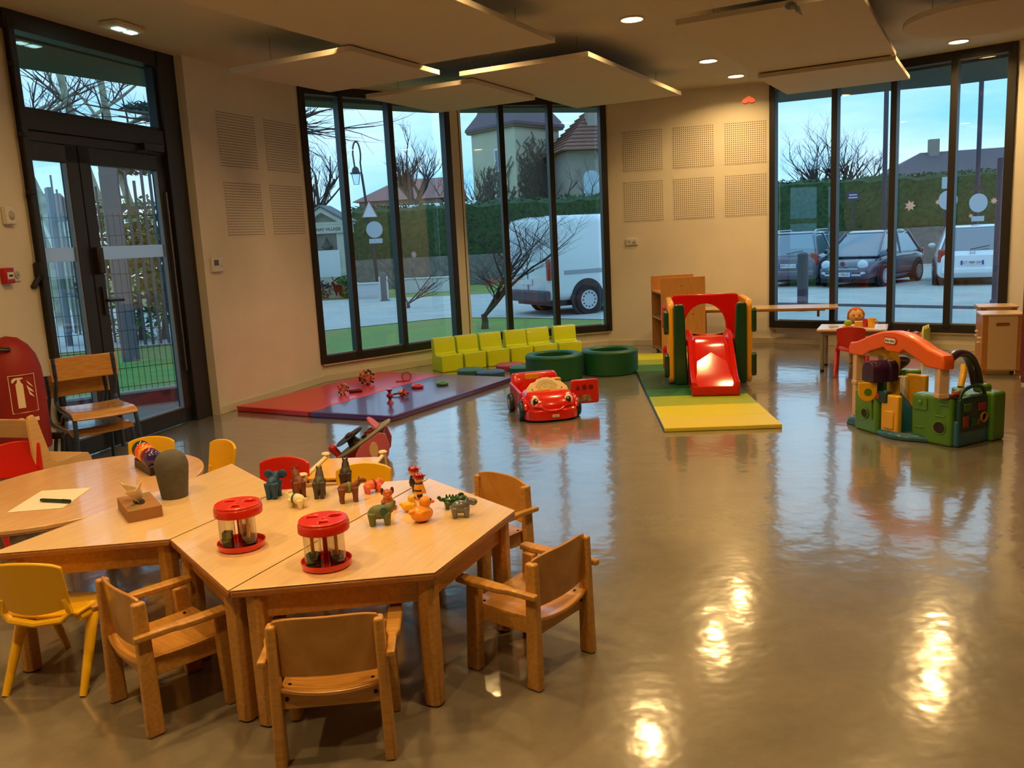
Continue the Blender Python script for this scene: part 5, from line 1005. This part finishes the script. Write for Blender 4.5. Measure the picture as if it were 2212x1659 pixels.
# ---------------------------------------------------------------- hedges and low walls
hedge_m=M('hedge_green',(62,88,46),.95,rgb2=(36,54,30),vs=7,bump=1.0,bs=16)
def hedge(label,a,b,h,w=1.2,z0=GZ,seed=1):
    L=dist(a,b); rnd=random.Random(seed); t=thing('hedge',label,'hedge',(a[0],a[1],z0),heading(a,b),'clipped hedges'); nx=int(L/.35); rows=[]
    prof=[(-w/2,.02),(-w/2,h*.35),(-w/2,h*.7),(-w/2+.08,h*.95),(0,h),(w/2-.08,h*.95),(w/2,h*.5),(w/2,.02)]
    for i in range(nx+1): rows.append([(i*L/nx,py+rnd.uniform(-.10,.10),pz+rnd.uniform(-.07,.07) if pz>.1 else 0) for py,pz in prof])
    g=G(); n=len(prof); g.add([p for r in rows for p in r],[(i*n+j,i*n+j+1,(i+1)*n+j+1,(i+1)*n+j) for i in range(nx) for j in range(n-1)]+[tuple(range(n)),tuple(range(nx*n+n-1,nx*n-1,-1))])
    ob('hedge_body',g,hedge_m,t)
    f=leaf_cloud([(L*k/30,-w/2-.02,h*.55,L/36,.10,h*.45) for k in range(31)]+[(L*k/30,0,h,L/36,w/2,.10) for k in range(31)],int(L*110),1,.10,rnd,.6)
    ob('hedge_leaves',f,M('hedge_leaf',(70,100,50),.8,rgb2=(40,60,34),vs=2),t)['kind']='stuff'
hedge('tall dark hedge beyond the street lamp and the white van',(-6.3,37),(9.5,36.0),3.35,seed=2)
hedge('tall green hedge behind the parked cars',(10.2,35.2),(22.5,34.2),3.45,seed=3)
struct('ground_stone_wall',G().bar((-7.2,35.6,.25),(9.5,34.9,.25),.3,1.2),M('rubble_wall',(128,122,116),.95,rgb2=(96,90,88),vs=5),smooth=False)
struct('ground_parking_wall',G().bar((12,34.0,.35),(24,33.2,.35),.3,1.4),M('rubble_wall',(128,122,116),.95),smooth=False)
tag(ob('low_white_wall',G().box((0,0,.25),(.95,.3,.5)).box((0,0,.52),(1.0,.36,.05)),M('limewash',(196,196,200),.8),m=T(-4.75,29.4,GZ)@RZ(R(-6)),bevel=.01),'low white wall block beside the stone bollard','wall')
tag(ob('low_white_wall',G().box((0,0,.25),(2.6,.3,.5)).box((0,0,.52),(2.65,.36,.05)),M('limewash',(196,196,200),.8),m=T(-2.7,31.4,GZ)@RZ(R(-4)),bevel=.01),'long low white wall under the dark hedge','wall')
# ---------------------------------------------------------------- monument
stone=M('pale_limestone',(186,182,166),.85,var=.12,vs=3); t=thing('stone_monument','small pale stone monument with a pediment and an inscription','monument',(-6.3,31,GZ),R(-12))
ob('plinth',G().box((0,0,.25),(1.75,.9,.5)),stone,t,bevel=.02); ob('base_block',G().box((0,0,.75),(1.5,.75,.5)),stone,t,bevel=.02)
ob('body',G().box((-.62,0,1.62),(.26,.7,1.3)).box((.62,0,1.62),(.26,.7,1.3)).box((0,.2,1.62),(1.0,.3,1.3)).box((0,0,1.15),(1.0,.7,.34)),stone,t,bevel=.01); ob('tablet',G().box((0,-.37,1.22),(1.14,.05,.95)),M('marble_white',(206,210,210),.5),t,bevel=.01)
ob('niche_urn',G().lathe([(.001,0),(.16,0),(.2,.08),(.1,.16),(.05,.3),(.001,.42)],16,c=(.0,-.1,1.75)),M('urn_grey',(96,100,92),.8),t)
ob('entablature',G().box((0,0,2.42),(1.7,.85,.30)),stone,t,bevel=.02); plate('pediment',[[(-.92,0),(.92,0),(.92,.08),(0,.62),(-.92,.08)],[(-.6,.10),(.6,.10),(0,.44)]],.85,stone,t,T(0,0,2.57)@RX(PI/2),.01); ob('roof_slab',G().bar((-.98,0,2.66),(0,0,3.24),.95,.06,up=(0,0,1)).bar((.98,0,2.66),(0,0,3.24),.95,.06),M('monument_slate',(110,112,112),.8),t); ob('tympanum',G().prism([(-.6,.10),(.6,.10),(0,.44)],-.2,.2,m=T(0,0.1,2.57)@RX(PI/2)),stone,t)
text('inscription','SATHONAY VILLAGE',.15,M('carved_grey',(70,76,84),.8),t,T(0,-.43,2.42)@RX(PI/2),.01)
tag(ob('evergreen_shrub',leaf_cloud([(0,0,.4,.35,.3,.4)],260,1,.10,rnd),M('laurel_green',(84,128,44),.4),m=T(-5.7,30.3,GZ)),'small green shrub at the foot of the monument','shrub')
tag(ob('dark_shrub',leaf_cloud([(0,0,.35,.9,.3,.35)],500,1,.10,rnd),M('shrub_dark',(58,64,60),.9),m=T(-6.8,29.9,GZ)),'low dark shrub in front of the monument','shrub')
# ---------------------------------------------------------------- street furniture
iron=M('cast_iron',(48,36,42),.5); signb=M('sign_back_grey',(170,178,190),.4,.3)
t=thing('street_lamp','old-fashioned street lamp with a looped crook and lantern','street lamp',(-4.45,30.0,GZ)); 
ob('pole',G().tube([(0,0,0),(-.10,0,1.6),(-.30,0,4.2)],[.07,.055,.04],10),iron,t)
lp=[(-.30,0,4.2)]+[(-.42+.13*math.cos(R(a)),0,4.86+.42*math.sin(R(a))) for a in range(-40,200,20)]+[(-.52,0,4.45)]
ob('crook',G().tube(lp,.028,8),iron,t); ob('lantern_hood',G().lathe([(.02,.22),(.10,.16),(.14,.02),(.20,0),(.20,-.03),(.15,-.03)],12,c=(-.50,0,4.25)),iron,t); ob('lantern_glass',G().lathe([(.14,0),(.08,-.36)],6,c=(-.50,0,4.22)),glass_mat('lantern_glass',(.85,.92,1),1.2),t); ob('lantern_cage',G().tube([(-.36,0,4.22),(-.42,0,3.86),(-.58,0,3.86),(-.64,0,4.22)],.012,6),iron,t)
ob('triangle_sign',G().prism([(-.30,-.26),(.30,-.26),(0,.30)],-.01,.01,m=T(-.12,-.06,3.0)@RZ(R(35))@RX(PI/2)),M('sign_white',(206,200,206),.5),t); ob('triangle_border',G().tube([(-.30,0,-.26),(.30,0,-.26),(0,0,.30)],.022,6,closed=True,m=T(-.12,-.075,3.0)@RZ(R(35))),M('sign_red',(150,60,70),.5),t)
ob('round_sign',G().lathe([(.001,-.01),(.28,-.01),(.28,.01),(.001,.01)],28,m=T(0.0,-.07,2.32)@RX(PI/2)),signb,t); ob('plate_sign',G().box((.02,-.07,1.93),(.46,.02,.16)),signb,t,bevel=.01)
t=thing('stone_bollard','weathered wooden bollard with pale sides at the road edge','bollard',(-3.95,27.7,GZ)); ob('shaft',G().lathe([(.15,0),(.14,.8),(.12,.9),(.001,.92)],12),M('bollard_wood',(108,100,98),.9),t); ob('pale_strip',G().box((-.12,-.08,.42),(.05,.05,.75)).box((.12,-.08,.42),(.05,.05,.75)),M('limewash',(196,196,200),.8),t)
polem=M('pole_purple_grey',(58,46,66),.5)
def pole(name,label,px,Y,h,r,extra=None,z0=GZ):
    x=(px-1106)/1850*Y; t=thing(name,label,'post',(x*1.012,Y,z0),0,'posts by the car park'); ob('shaft',G().tube([(0,0,0),(0,0,h)],r,12),polem,t); ob('cap',G().ell((0,0,h),(r*1.05,r*1.05,r*.6)),polem,t)
    ob('base_collar',G().lathe([(r*1.5,0),(r*1.5,.05),(r,.09)],14),polem,t)
    for nm,g_,m_ in extra or []: ob(nm,g_,m_,t)
    return t
pole('lamp_post','tall dark lamp post behind the dark hatchback',1905,29,8.5,.075)
rs=lambda z,r:G().lathe([(.001,-.01),(r,-.01),(r,.01),(.001,.01)],28,m=T(0,-.09,z)@RX(PI/2))
pole('sign_post','tall dark post with a round sign seen from behind, above the white car',2100,27.5,7.5,.07,[('round_sign',rs(2.15,.29),signb),('bracket',G().box((0,-.05,2.62),(.42,.03,.14)),iron),('plate_sign',G().box((0,-.09,1.66),(.4,.02,.16)),signb)])
pole('sign_post','grey post with a rectangular and a round sign left of the white car',2036,27.5,2.9,.045,[('round_sign',rs(2.28,.30),signb),('plate_sign',G().box((0,-.09,2.82),(.42,.02,.36)),signb)])
pole('street_name_post','thin post with a dark blue street name plate',1838,33.2,2.9,.03,[('name_plate',G().box((0,-.05,2.72),(.46,.02,.3)),M('plate_navy',(26,40,84),.4)),('lettering',G().box((0,-.065,2.76),(.3,.004,.04)).box((0,-.065,2.66),(.34,.004,.04)),M('sign_white',(206,200,206),.5))])
pole('dark_post','tall slim dark post in front of the white car',2146,17.3,2.85,.055)
pole('short_bollard','short dark bollard in the first car park pane',1735,17.7,1.15,.11)
# ---------------------------------------------------------------- vehicles
tyr=M('tyre_rubber',(30,26,30),.8); rim=M('steel_rim',(186,188,196),.4,.0); cgl=M('car_glass',(92,116,136),.08,spec=.8,coat=1.0); tl_=M('tail_light',(160,26,26),.25,coat=.6); blkp=M('car_black_trim',(28,28,32),.5)
def wheel(t,x,y,r,w=.2,side=1):
    o=ob('wheel',G().lathe([(r*.6,-w/2),(r*.95,-w/2),(r,-w/2+.03),(r,w/2-.03),(r*.95,w/2),(r*.6,w/2)],28,m=T(x,y,r)@RY(PI/2)),tyr,t); rm=ob('rim',G().lathe([(.001,-w*.51),(r*.3,-w*.54),(r*.55,-w*.51),(r*.64,-w*.55),(r*.64,w*.55),(r*.55,w*.51),(r*.3,w*.54),(.001,w*.51)],24,m=T(x,y,r)@RY(PI/2)),rim,o)
    g=G()
    for k in range(12): a=k*PI/6; g.cyl((x+side*w*.50,y+r*.47*math.cos(a),r+r*.47*math.sin(a)),(x+side*w*.56,y+r*.47*math.cos(a),r+r*.47*math.sin(a)),r*.055,n=6)
    ob('vent_hole',g,blkp,o); return o
def sect(y,w,zl,zh,rt,n=6):   # body section: rounded rectangle in x,z
    P=rrect(2*w,zh-zl,rt,n,0,(zl+zh)/2); return [(px,y,pz) for px,pz in P]
# white van : local -Y is the rear, +Y the front
wv=M('van_white',(216,222,230),.3,coat=.6); t=thing('white_van','white panel van parked with its rear doors towards the window','van',(1.36,20.35,GZ),R(-62))
ob('body',loft([sect(-.98,.86,.42,2.08,.22),sect(-.93,.95,.36,2.18,.22),sect(-.6,.98,.34,2.24,.20),sect(1.8,.98,.34,2.24,.20),sect(2.6,.97,.34,2.2,.22),sect(3.3,.92,.34,1.45,.2),sect(4.0,.88,.36,1.1,.18),sect(4.15,.8,.42,.95,.14)]),wv,t,bevel=.012)
for sx in (-1,1):
    for y in (0,3.2): wheel(t,sx*.91,y,.34,.24,sx); ob('wheel_arch',G().lathe([(.001,-.03),(.44,-.03),(.44,.012),(.001,.012)],28,m=T(sx*.97,y,.38)@RY(sx*PI/2)),blkp,t)
    ob('tail_light',G().box((sx*.90,-.955,1.05),(.13,.09,.46)),tl_,t,bevel=.03)
    ob('side_rail',G().box((sx*.985,1.2,.98),(.02,3.6,.09)),M('van_trim_grey',(150,156,166),.5),t,bevel=.006)
    ob('rear_door_window',G().box((sx*.40,-.985,1.50),(.62,.012,.52)),M('van_window_reflection',(196,206,220),.25,coat=.8),t,bevel=.03)  # pale blue colour stands in for the reflection on the rear windows
ob('rear_bumper',G().box((0,-1.02,.46),(1.86,.16,.26)),M('van_bumper',(62,60,70),.6),t,bevel=.04,seg=3); ob('door_gap',G().box((0,-.992,1.25),(.012,.01,1.55)),blkp,t); ob('roof_rib',G().box((-.4,1.0,2.235),(.05,3.4,.02)).box((.4,1.0,2.235),(.05,3.4,.02)),wv,t,bevel=.006); ob('number_plate',G().box((-.05,-1.0,.78),(.52,.02,.12)),M('plate_white',(214,214,220),.5),t); ob('underbody',G().box((0,1.5,.30),(1.7,4.6,.14)),blkp,t); ob('windscreen',G().bar((0,2.75,1.95),(0,3.5,1.32),1.6,.02),cgl,t)
def car(name,label,x,y,rz,mt,L,W_,Hh,cab,plate_txt,rear_lights=True,grp='cars parked outside'):
    t=thing(name,label,'car',(x,y,GZ),rz,grp); hw=W_/2; hb=Hh*.60; f=L/2
    ob('body',loft([sect(-f,hw*.80,.32,hb*.86,.12),sect(-f+.10,hw*.93,.22,hb*.98,.16),sect(-f+.6,hw,.18,hb,.16),sect(0,hw,.18,hb*.99,.15),sect(f-.75,hw*.99,.18,hb*.93,.18),sect(f-.3,hw*.94,.20,hb*.80,.18),sect(f-.06,hw*.84,.26,hb*.66,.14),sect(f,hw*.72,.32,hb*.55,.10)]),mt,t,bevel=.02)
    y0,y1,y2,y3=cab   # rear base, rear top, front top, front base
    zz=hb-.06
    def q(y,w,z): return [(-w,y,z),(w,y,z)]
    lo=[(-hw*.90,y0,zz),(hw*.90,y0,zz),(hw*.93,y3,zz-.02),(-hw*.93,y3,zz-.02)]; hi=[(-hw*.66,y1,Hh-.05),(hw*.66,y1,Hh-.05),(hw*.68,y2,Hh-.05),(-hw*.68,y2,Hh-.05)]
    ob('glasshouse',G().hexa(lo,hi),cgl,t,bevel=.07,seg=3)
    ob('roof',loft([[(-hw*.60,y1+.02,Hh-.06),(hw*.60,y1+.02,Hh-.06),(hw*.62,y1+.02,Hh-.02),(-hw*.62,y1+.02,Hh-.02)],[(-hw*.69,y1+.25,Hh-.07),(hw*.69,y1+.25,Hh-.07),(hw*.62,y1+.25,Hh+.01),(-hw*.62,y1+.25,Hh+.01)],[(-hw*.70,y2-.2,Hh-.07),(hw*.70,y2-.2,Hh-.07),(hw*.62,y2-.2,Hh+.01),(-hw*.62,y2-.2,Hh+.01)],[(-hw*.66,y2,Hh-.08),(hw*.66,y2,Hh-.08),(hw*.6,y2,Hh-.04),(-hw*.6,y2,Hh-.04)]]),mt,t,bevel=.02)
    for sx in (-1,1):
        for (ya,yb) in ((y0,y1),(y3,y2),((y0+y3)/2,(y1+y2)/2)): ob('pillar',G().bar((sx*hw*.915,ya,zz),(sx*hw*.675,yb,Hh-.05),.07,.05,up=(1,0,0)),mt,t,bevel=.01)
        for yw in (-f+.62,f-.72): wheel(t,sx*(hw-.05),yw,.30,.19,sx); ob('wheel_arch',G().lathe([(.001,-.03),(.36,-.03),(.36,.012),(.001,.012)],24,m=T(sx*(hw-.005),yw,.32)@RY(sx*PI/2)),blkp,t)
        ob('door_mirror',G().ell((sx*(hw+.07),y3-.35,hb+.07),(.10,.06,.07)),mt,t)
        ob('tail_light',G().box((sx*hw*.80,-f+.10,hb*.86),(.22,.14,.34)),tl_,t,bevel=.04,seg=3)
        h=ob('headlight',G().ell((sx*hw*.62,f-.10,hb*.70),(.15,.09,.13)),M('headlight_glass',(190,206,220),.1,coat=1),t); ob('fog_light',G().ell((sx*hw*.66,f-.04,hb*.46),(.09,.05,.06)),M('headlight_glass',(190,206,220),.1,coat=1),h)
    ob('bumper',G().box((0,-f+.03,.40),(W_*.82,.10,.16)),mt,t,bevel=.04,seg=3); ob('bumper_strip',G().box((0,f-.01,.36),(W_*.62,.06,.05)).box((0,f-.02,hb*.58),(W_*.5,.06,.03)),rim,t,bevel=.01); ob('underbody',G().box((0,0,.22),(W_*.9,L*.86,.16)),blkp,t)
    pw=M('plate_white',(214,214,220),.5); pb=M('plate_blue',(30,60,150),.5)
    for yy,rr,zp in ((-f-.015,0,hb*.66),(f+.02,PI,hb*.42)):
        p_=ob('number_plate',G().box((0,0,0),(.52,.015,.11)),pw,t,m=T(0,yy,zp)@RZ(rr)); ob('plate_band',G().box((-.24,-.009,0),(.04,.003,.11)).box((.24,-.009,0),(.04,.003,.11)),pb,p_); text('plate_text',plate_txt,.088,M('plate_ink',(20,24,44),.6),p_,T(0,-.010,0)@RX(PI/2),.002)
    ob('wiper',G().bar((-.05,y0-.02,zz+.08),(.38,y0+.02,zz+.16),.02,.02),blkp,t)
    return t
FX=(10.35,24.4); c1=car('dark_hatchback','small dark blue hatchback facing the window with round headlights',FX[0],FX[1],R(133),M('car_dark_blue',(44,56,78),.22,coat=1.0),3.55,1.63,1.49,(-1.55,-1.05,.45,1.25),'GS-108-JD')
ob('grille_badge',G().lathe([(.001,0),(.07,.0),(.06,.02),(.001,.025)],18,m=T(0,1.775,.66)@RX(-PI/2)),M('badge_maroon',(120,40,60),.4),c1)
c2=car('white_hatchback','white hatchback seen squarely from behind beside the right pier',12.65,23.55,R(-26),M('car_white',(220,226,234),.28,coat=.8),3.9,1.69,1.52,(-1.85,-1.45,.35,1.35),'CT-989-GM')
ob('rear_emblem',G().bar((-.05,-1.93,.80),(-.05,-1.93,.90),.02,.015).bar((.05,-1.93,.80),(.05,-1.93,.90),.02,.015).bar((-.05,-1.93,.85),(.05,-1.93,.85),.015,.02),rim,c2); ob('aerial',G().cyl((0,-1.2,1.5),(0,-1.28,1.62),.012,n=6),blkp,c2)
c3=car('grey_hatchback','grey hatchback with roof rails seen from behind in the first car park pane',9.15,26.2,R(-34),M('car_grey_violet',(96,92,108),.28,coat=.8),4.0,1.74,1.55,(-1.95,-1.50,.3,1.3),'BW-271-LS')
ob('roof_rail',G().tube([(-.52,-1.2,1.55),(-.54,-1.1,1.60),(-.54,.1,1.60),(-.52,.2,1.55)],.02,6),rim,c3); ob('roof_rail',G().tube([(.52,-1.2,1.55),(.54,-1.1,1.60),(.54,.1,1.60),(.52,.2,1.55)],.02,6),rim,c3)
# ---------------------------------------------------------------- houses
ren=M('render_cream',(186,180,160),.9,var=.08,vs=.8); roof_t=M('roof_slate_violet',(104,84,92),.8,bump=.3,bs=3); rtile=M('roof_tile_brown',(128,88,78),.8); wglass=M('far_window_glass',(60,76,90),.1,coat=.8); frm=M('window_white',(214,216,218),.6); shut=M('shutter_pale_blue',(176,196,214),.7)
tw=thing('tower_house','square cream tower with a steep violet hipped roof and ivy','building',(1.0,57.6,GZ),0)
A_=(0,0);B_=(-2.95,3.75);C_=(3.1,3.5);D_=(.15,7.25); ht=9.2
ob('wall',G().prism([A_,C_,D_,B_],0,ht),ren,tw,smooth=False); mx,my=.075,3.62
def ring(k,z): return [((p[0]-mx)*k+mx,(p[1]-my)*k+my,z) for p in (A_,C_,D_,B_)]
ob('roof',loft([ring(1.14,ht-.1),ring(1.14,ht+.08),ring(.86,ht+1.0),ring(.55,ht+2.9),ring(.18,ht+5.6)]),roof_t,tw,smooth=False); ob('eave_board',loft([ring(1.10,ht-.25),ring(1.12,ht-.1)]),M('eave_brown',(120,98,80),.8),tw,smooth=False)
def fwin(par,base,an,u,z,w,h,mt=wglass,shutter=False):
    m_=face(base,an,z)@T(u,0,0); o=ob('window',G().box((0,-.03,h/2),(w+.16,.06,h+.16)),frm,par,m=m_); ob('pane',G().box((-w/4,-.065,h*.25),(w/2-.06,.02,h*.5-.06)).box((w/4,-.065,h*.25),(w/2-.06,.02,h*.5-.06)).box((-w/4,-.065,h*.75),(w/2-.06,.02,h*.5-.06)).box((w/4,-.065,h*.75),(w/2-.06,.02,h*.5-.06)),mt,o)
hl=heading(B_,A_); fwin(tw,B_,hl,2.95,6.3,.62,1.35); fwin(tw,B_,hl,2.85,3.2,.8,1.5,shut)
rnd=random.Random(77); g=G()
for side,(p,q) in enumerate(((A_,C_),(B_,A_))):
    an=heading(p,q); L=dist(p,q); F=face(p,an)
    for k in range(190 if side==0 else 90):
        u=rnd.uniform(.05,L) if side==0 else rnd.uniform(.2,L-.2); z=rnd.uniform(0,2); zmax=(8.7 if side==0 else 7.2)*rnd.uniform(.6,1.0); pts=[]; 
        while z<zmax and 0<=u<=L: pts.append(tuple(F@Vector((u,-.06,z)))); u+=rnd.uniform(-.5,.5); z+=rnd.uniform(.15,.5)
        if len(pts)>2: g.tube(pts,[.055*(1-.4*i/len(pts)) for i in range(len(pts))],4,caps=False)
ob('ivy_stems',g,M('ivy_brown',(104,92,80),.95),tw)['kind']='stuff'
hs=thing('tiled_house','cream house with a brown tiled roof, chimney and pale shutters','building',(4.2,55.2,GZ),R(10)); ob('wall',G().box((4.5,3.5,3.55),(9,7,7.1)),M('render_grey',(150,142,132),.9,var=.1,vs=.6),hs,smooth=False)
rl=G().hexa([(-.5,-.6,7.0),(9.5,-.6,7.0),(9.5,7.6,7.0),(-.5,7.6,7.0)],[(2.9,3.4,10.4),(6.6,3.4,10.4),(6.6,3.6,10.4),(2.9,3.6,10.4)]); rf_=ob('roof',rl,rtile,hs,smooth=False)
for k in range(13):
    f=k/13; xa=-.5+3.4*f; xb=9.5-2.9*f; y_=-.6+4.0*f; z_=7.0+3.4*f; ob('tile_course',G().box(((xa+xb)/2,y_-.02,z_+.03),(xb-xa,.10,.07)),rtile,rf_,smooth=False)
    ob('tile_course',G().box((xa-.02,(y_+7.6-4.0*f)/2,z_+.03),(.10,7.6-4.0*f-y_,.07)),rtile,rf_,smooth=False)
ch=ob('chimney',G().box((2.1,1.6,9.6),(.75,.75,2.0)).box((2.1,1.6,10.65),(.95,.95,.18)),M('chimney_render',(150,140,132),.9),hs,smooth=False)
for u in (1.5,3.7,5.9): ob('shuttered_window',G().prism(rrect(1.05,2.3,.4,4,u,4.6),-.05,.02,m=T(0,0,0)@RX(PI/2)),shut,hs)
lo_=thing('low_house','low pinkish building with a sloping roof behind the hedge','building',(-7.4,47,GZ),R(-4)); ob('wall',G().box((2.2,2,2.1),(5.0,4,4.2)),M('render_pink',(186,150,146),.9),lo_,smooth=False); ob('roof',G().hexa([(-.6,-.4,4.1),(5.1,-.4,4.1),(5.1,4.4,4.1),(-.6,4.4,4.1)],[(1.6,1.9,5.3),(5.0,1.9,5.3),(5.0,2.1,5.3),(1.6,2.1,5.3)]),M('roof_pinkish',(150,104,100),.8),lo_,smooth=False)
aw=thing('white_awning','white curved awning showing just above the dark hedge','awning',(-6.2,40.5,GZ),R(-2)); ob('canvas',loft([[(0,0,2.9),(5.0,0,2.95),(5,1.6,2.95),(0,1.6,2.9)],[(.1,.1,3.30),(5,.1,3.45),(5,1.5,3.45),(.1,1.5,3.30)],[(.5,.3,3.52),(5,.3,3.62),(5,1.3,3.62),(.5,1.3,3.52)]]),M('awning_white',(216,222,228),.6),aw,bevel=.05); ob('frame_leg',G().cyl((.2,.2,0),(.2,.2,3),.05,n=8).cyl((4.8,.2,0),(4.8,.2,3),.05,n=8),iron,aw)
rh=thing('dark_roofed_house','long house with a dark roof beyond the right end of the hedge','building',(21.5,46,GZ),R(-14)); ob('wall',G().box((4,3,1.9),(11,6,3.8)),M('render_grey',(150,142,132),.9),rh,smooth=False); ob('roof',G().hexa([(-2,-.6,3.7),(10,-.6,3.7),(10,6.6,3.7),(-2,6.6,3.7)],[(1.0,2.9,5.3),(10,2.9,5.3),(10,3.1,5.3),(1.0,3.1,5.3)]),M('roof_dark',(96,84,92),.8),rh,smooth=False); ob('chimney',G().box((1.6,2.6,5.5),(.5,.5,.9)),M('chimney_render',(150,140,132),.9),rh,smooth=False)
fh=thing('far_white_house','pale house far beyond the slat fence','building',(-39,70,GZ),R(20)); ob('wall',G().box((0,0,2.6),(9,6,5.2)),M('render_white',(214,214,210),.9),fh,smooth=False); ob('roof',G().hexa([(-4.8,-3.4,5.1),(4.8,-3.4,5.1),(4.8,3.4,5.1),(-4.8,3.4,5.1)],[(-3.5,-.1,7.2),(3.5,-.1,7.2),(3.5,.1,7.2),(-3.5,.1,7.2)]),rtile,fh,smooth=False); fwin(fh,(-4.5,-3),0,2.0,1.6,1,1.4); fwin(fh,(-4.5,-3),0,6.0,1.6,1,1.4)
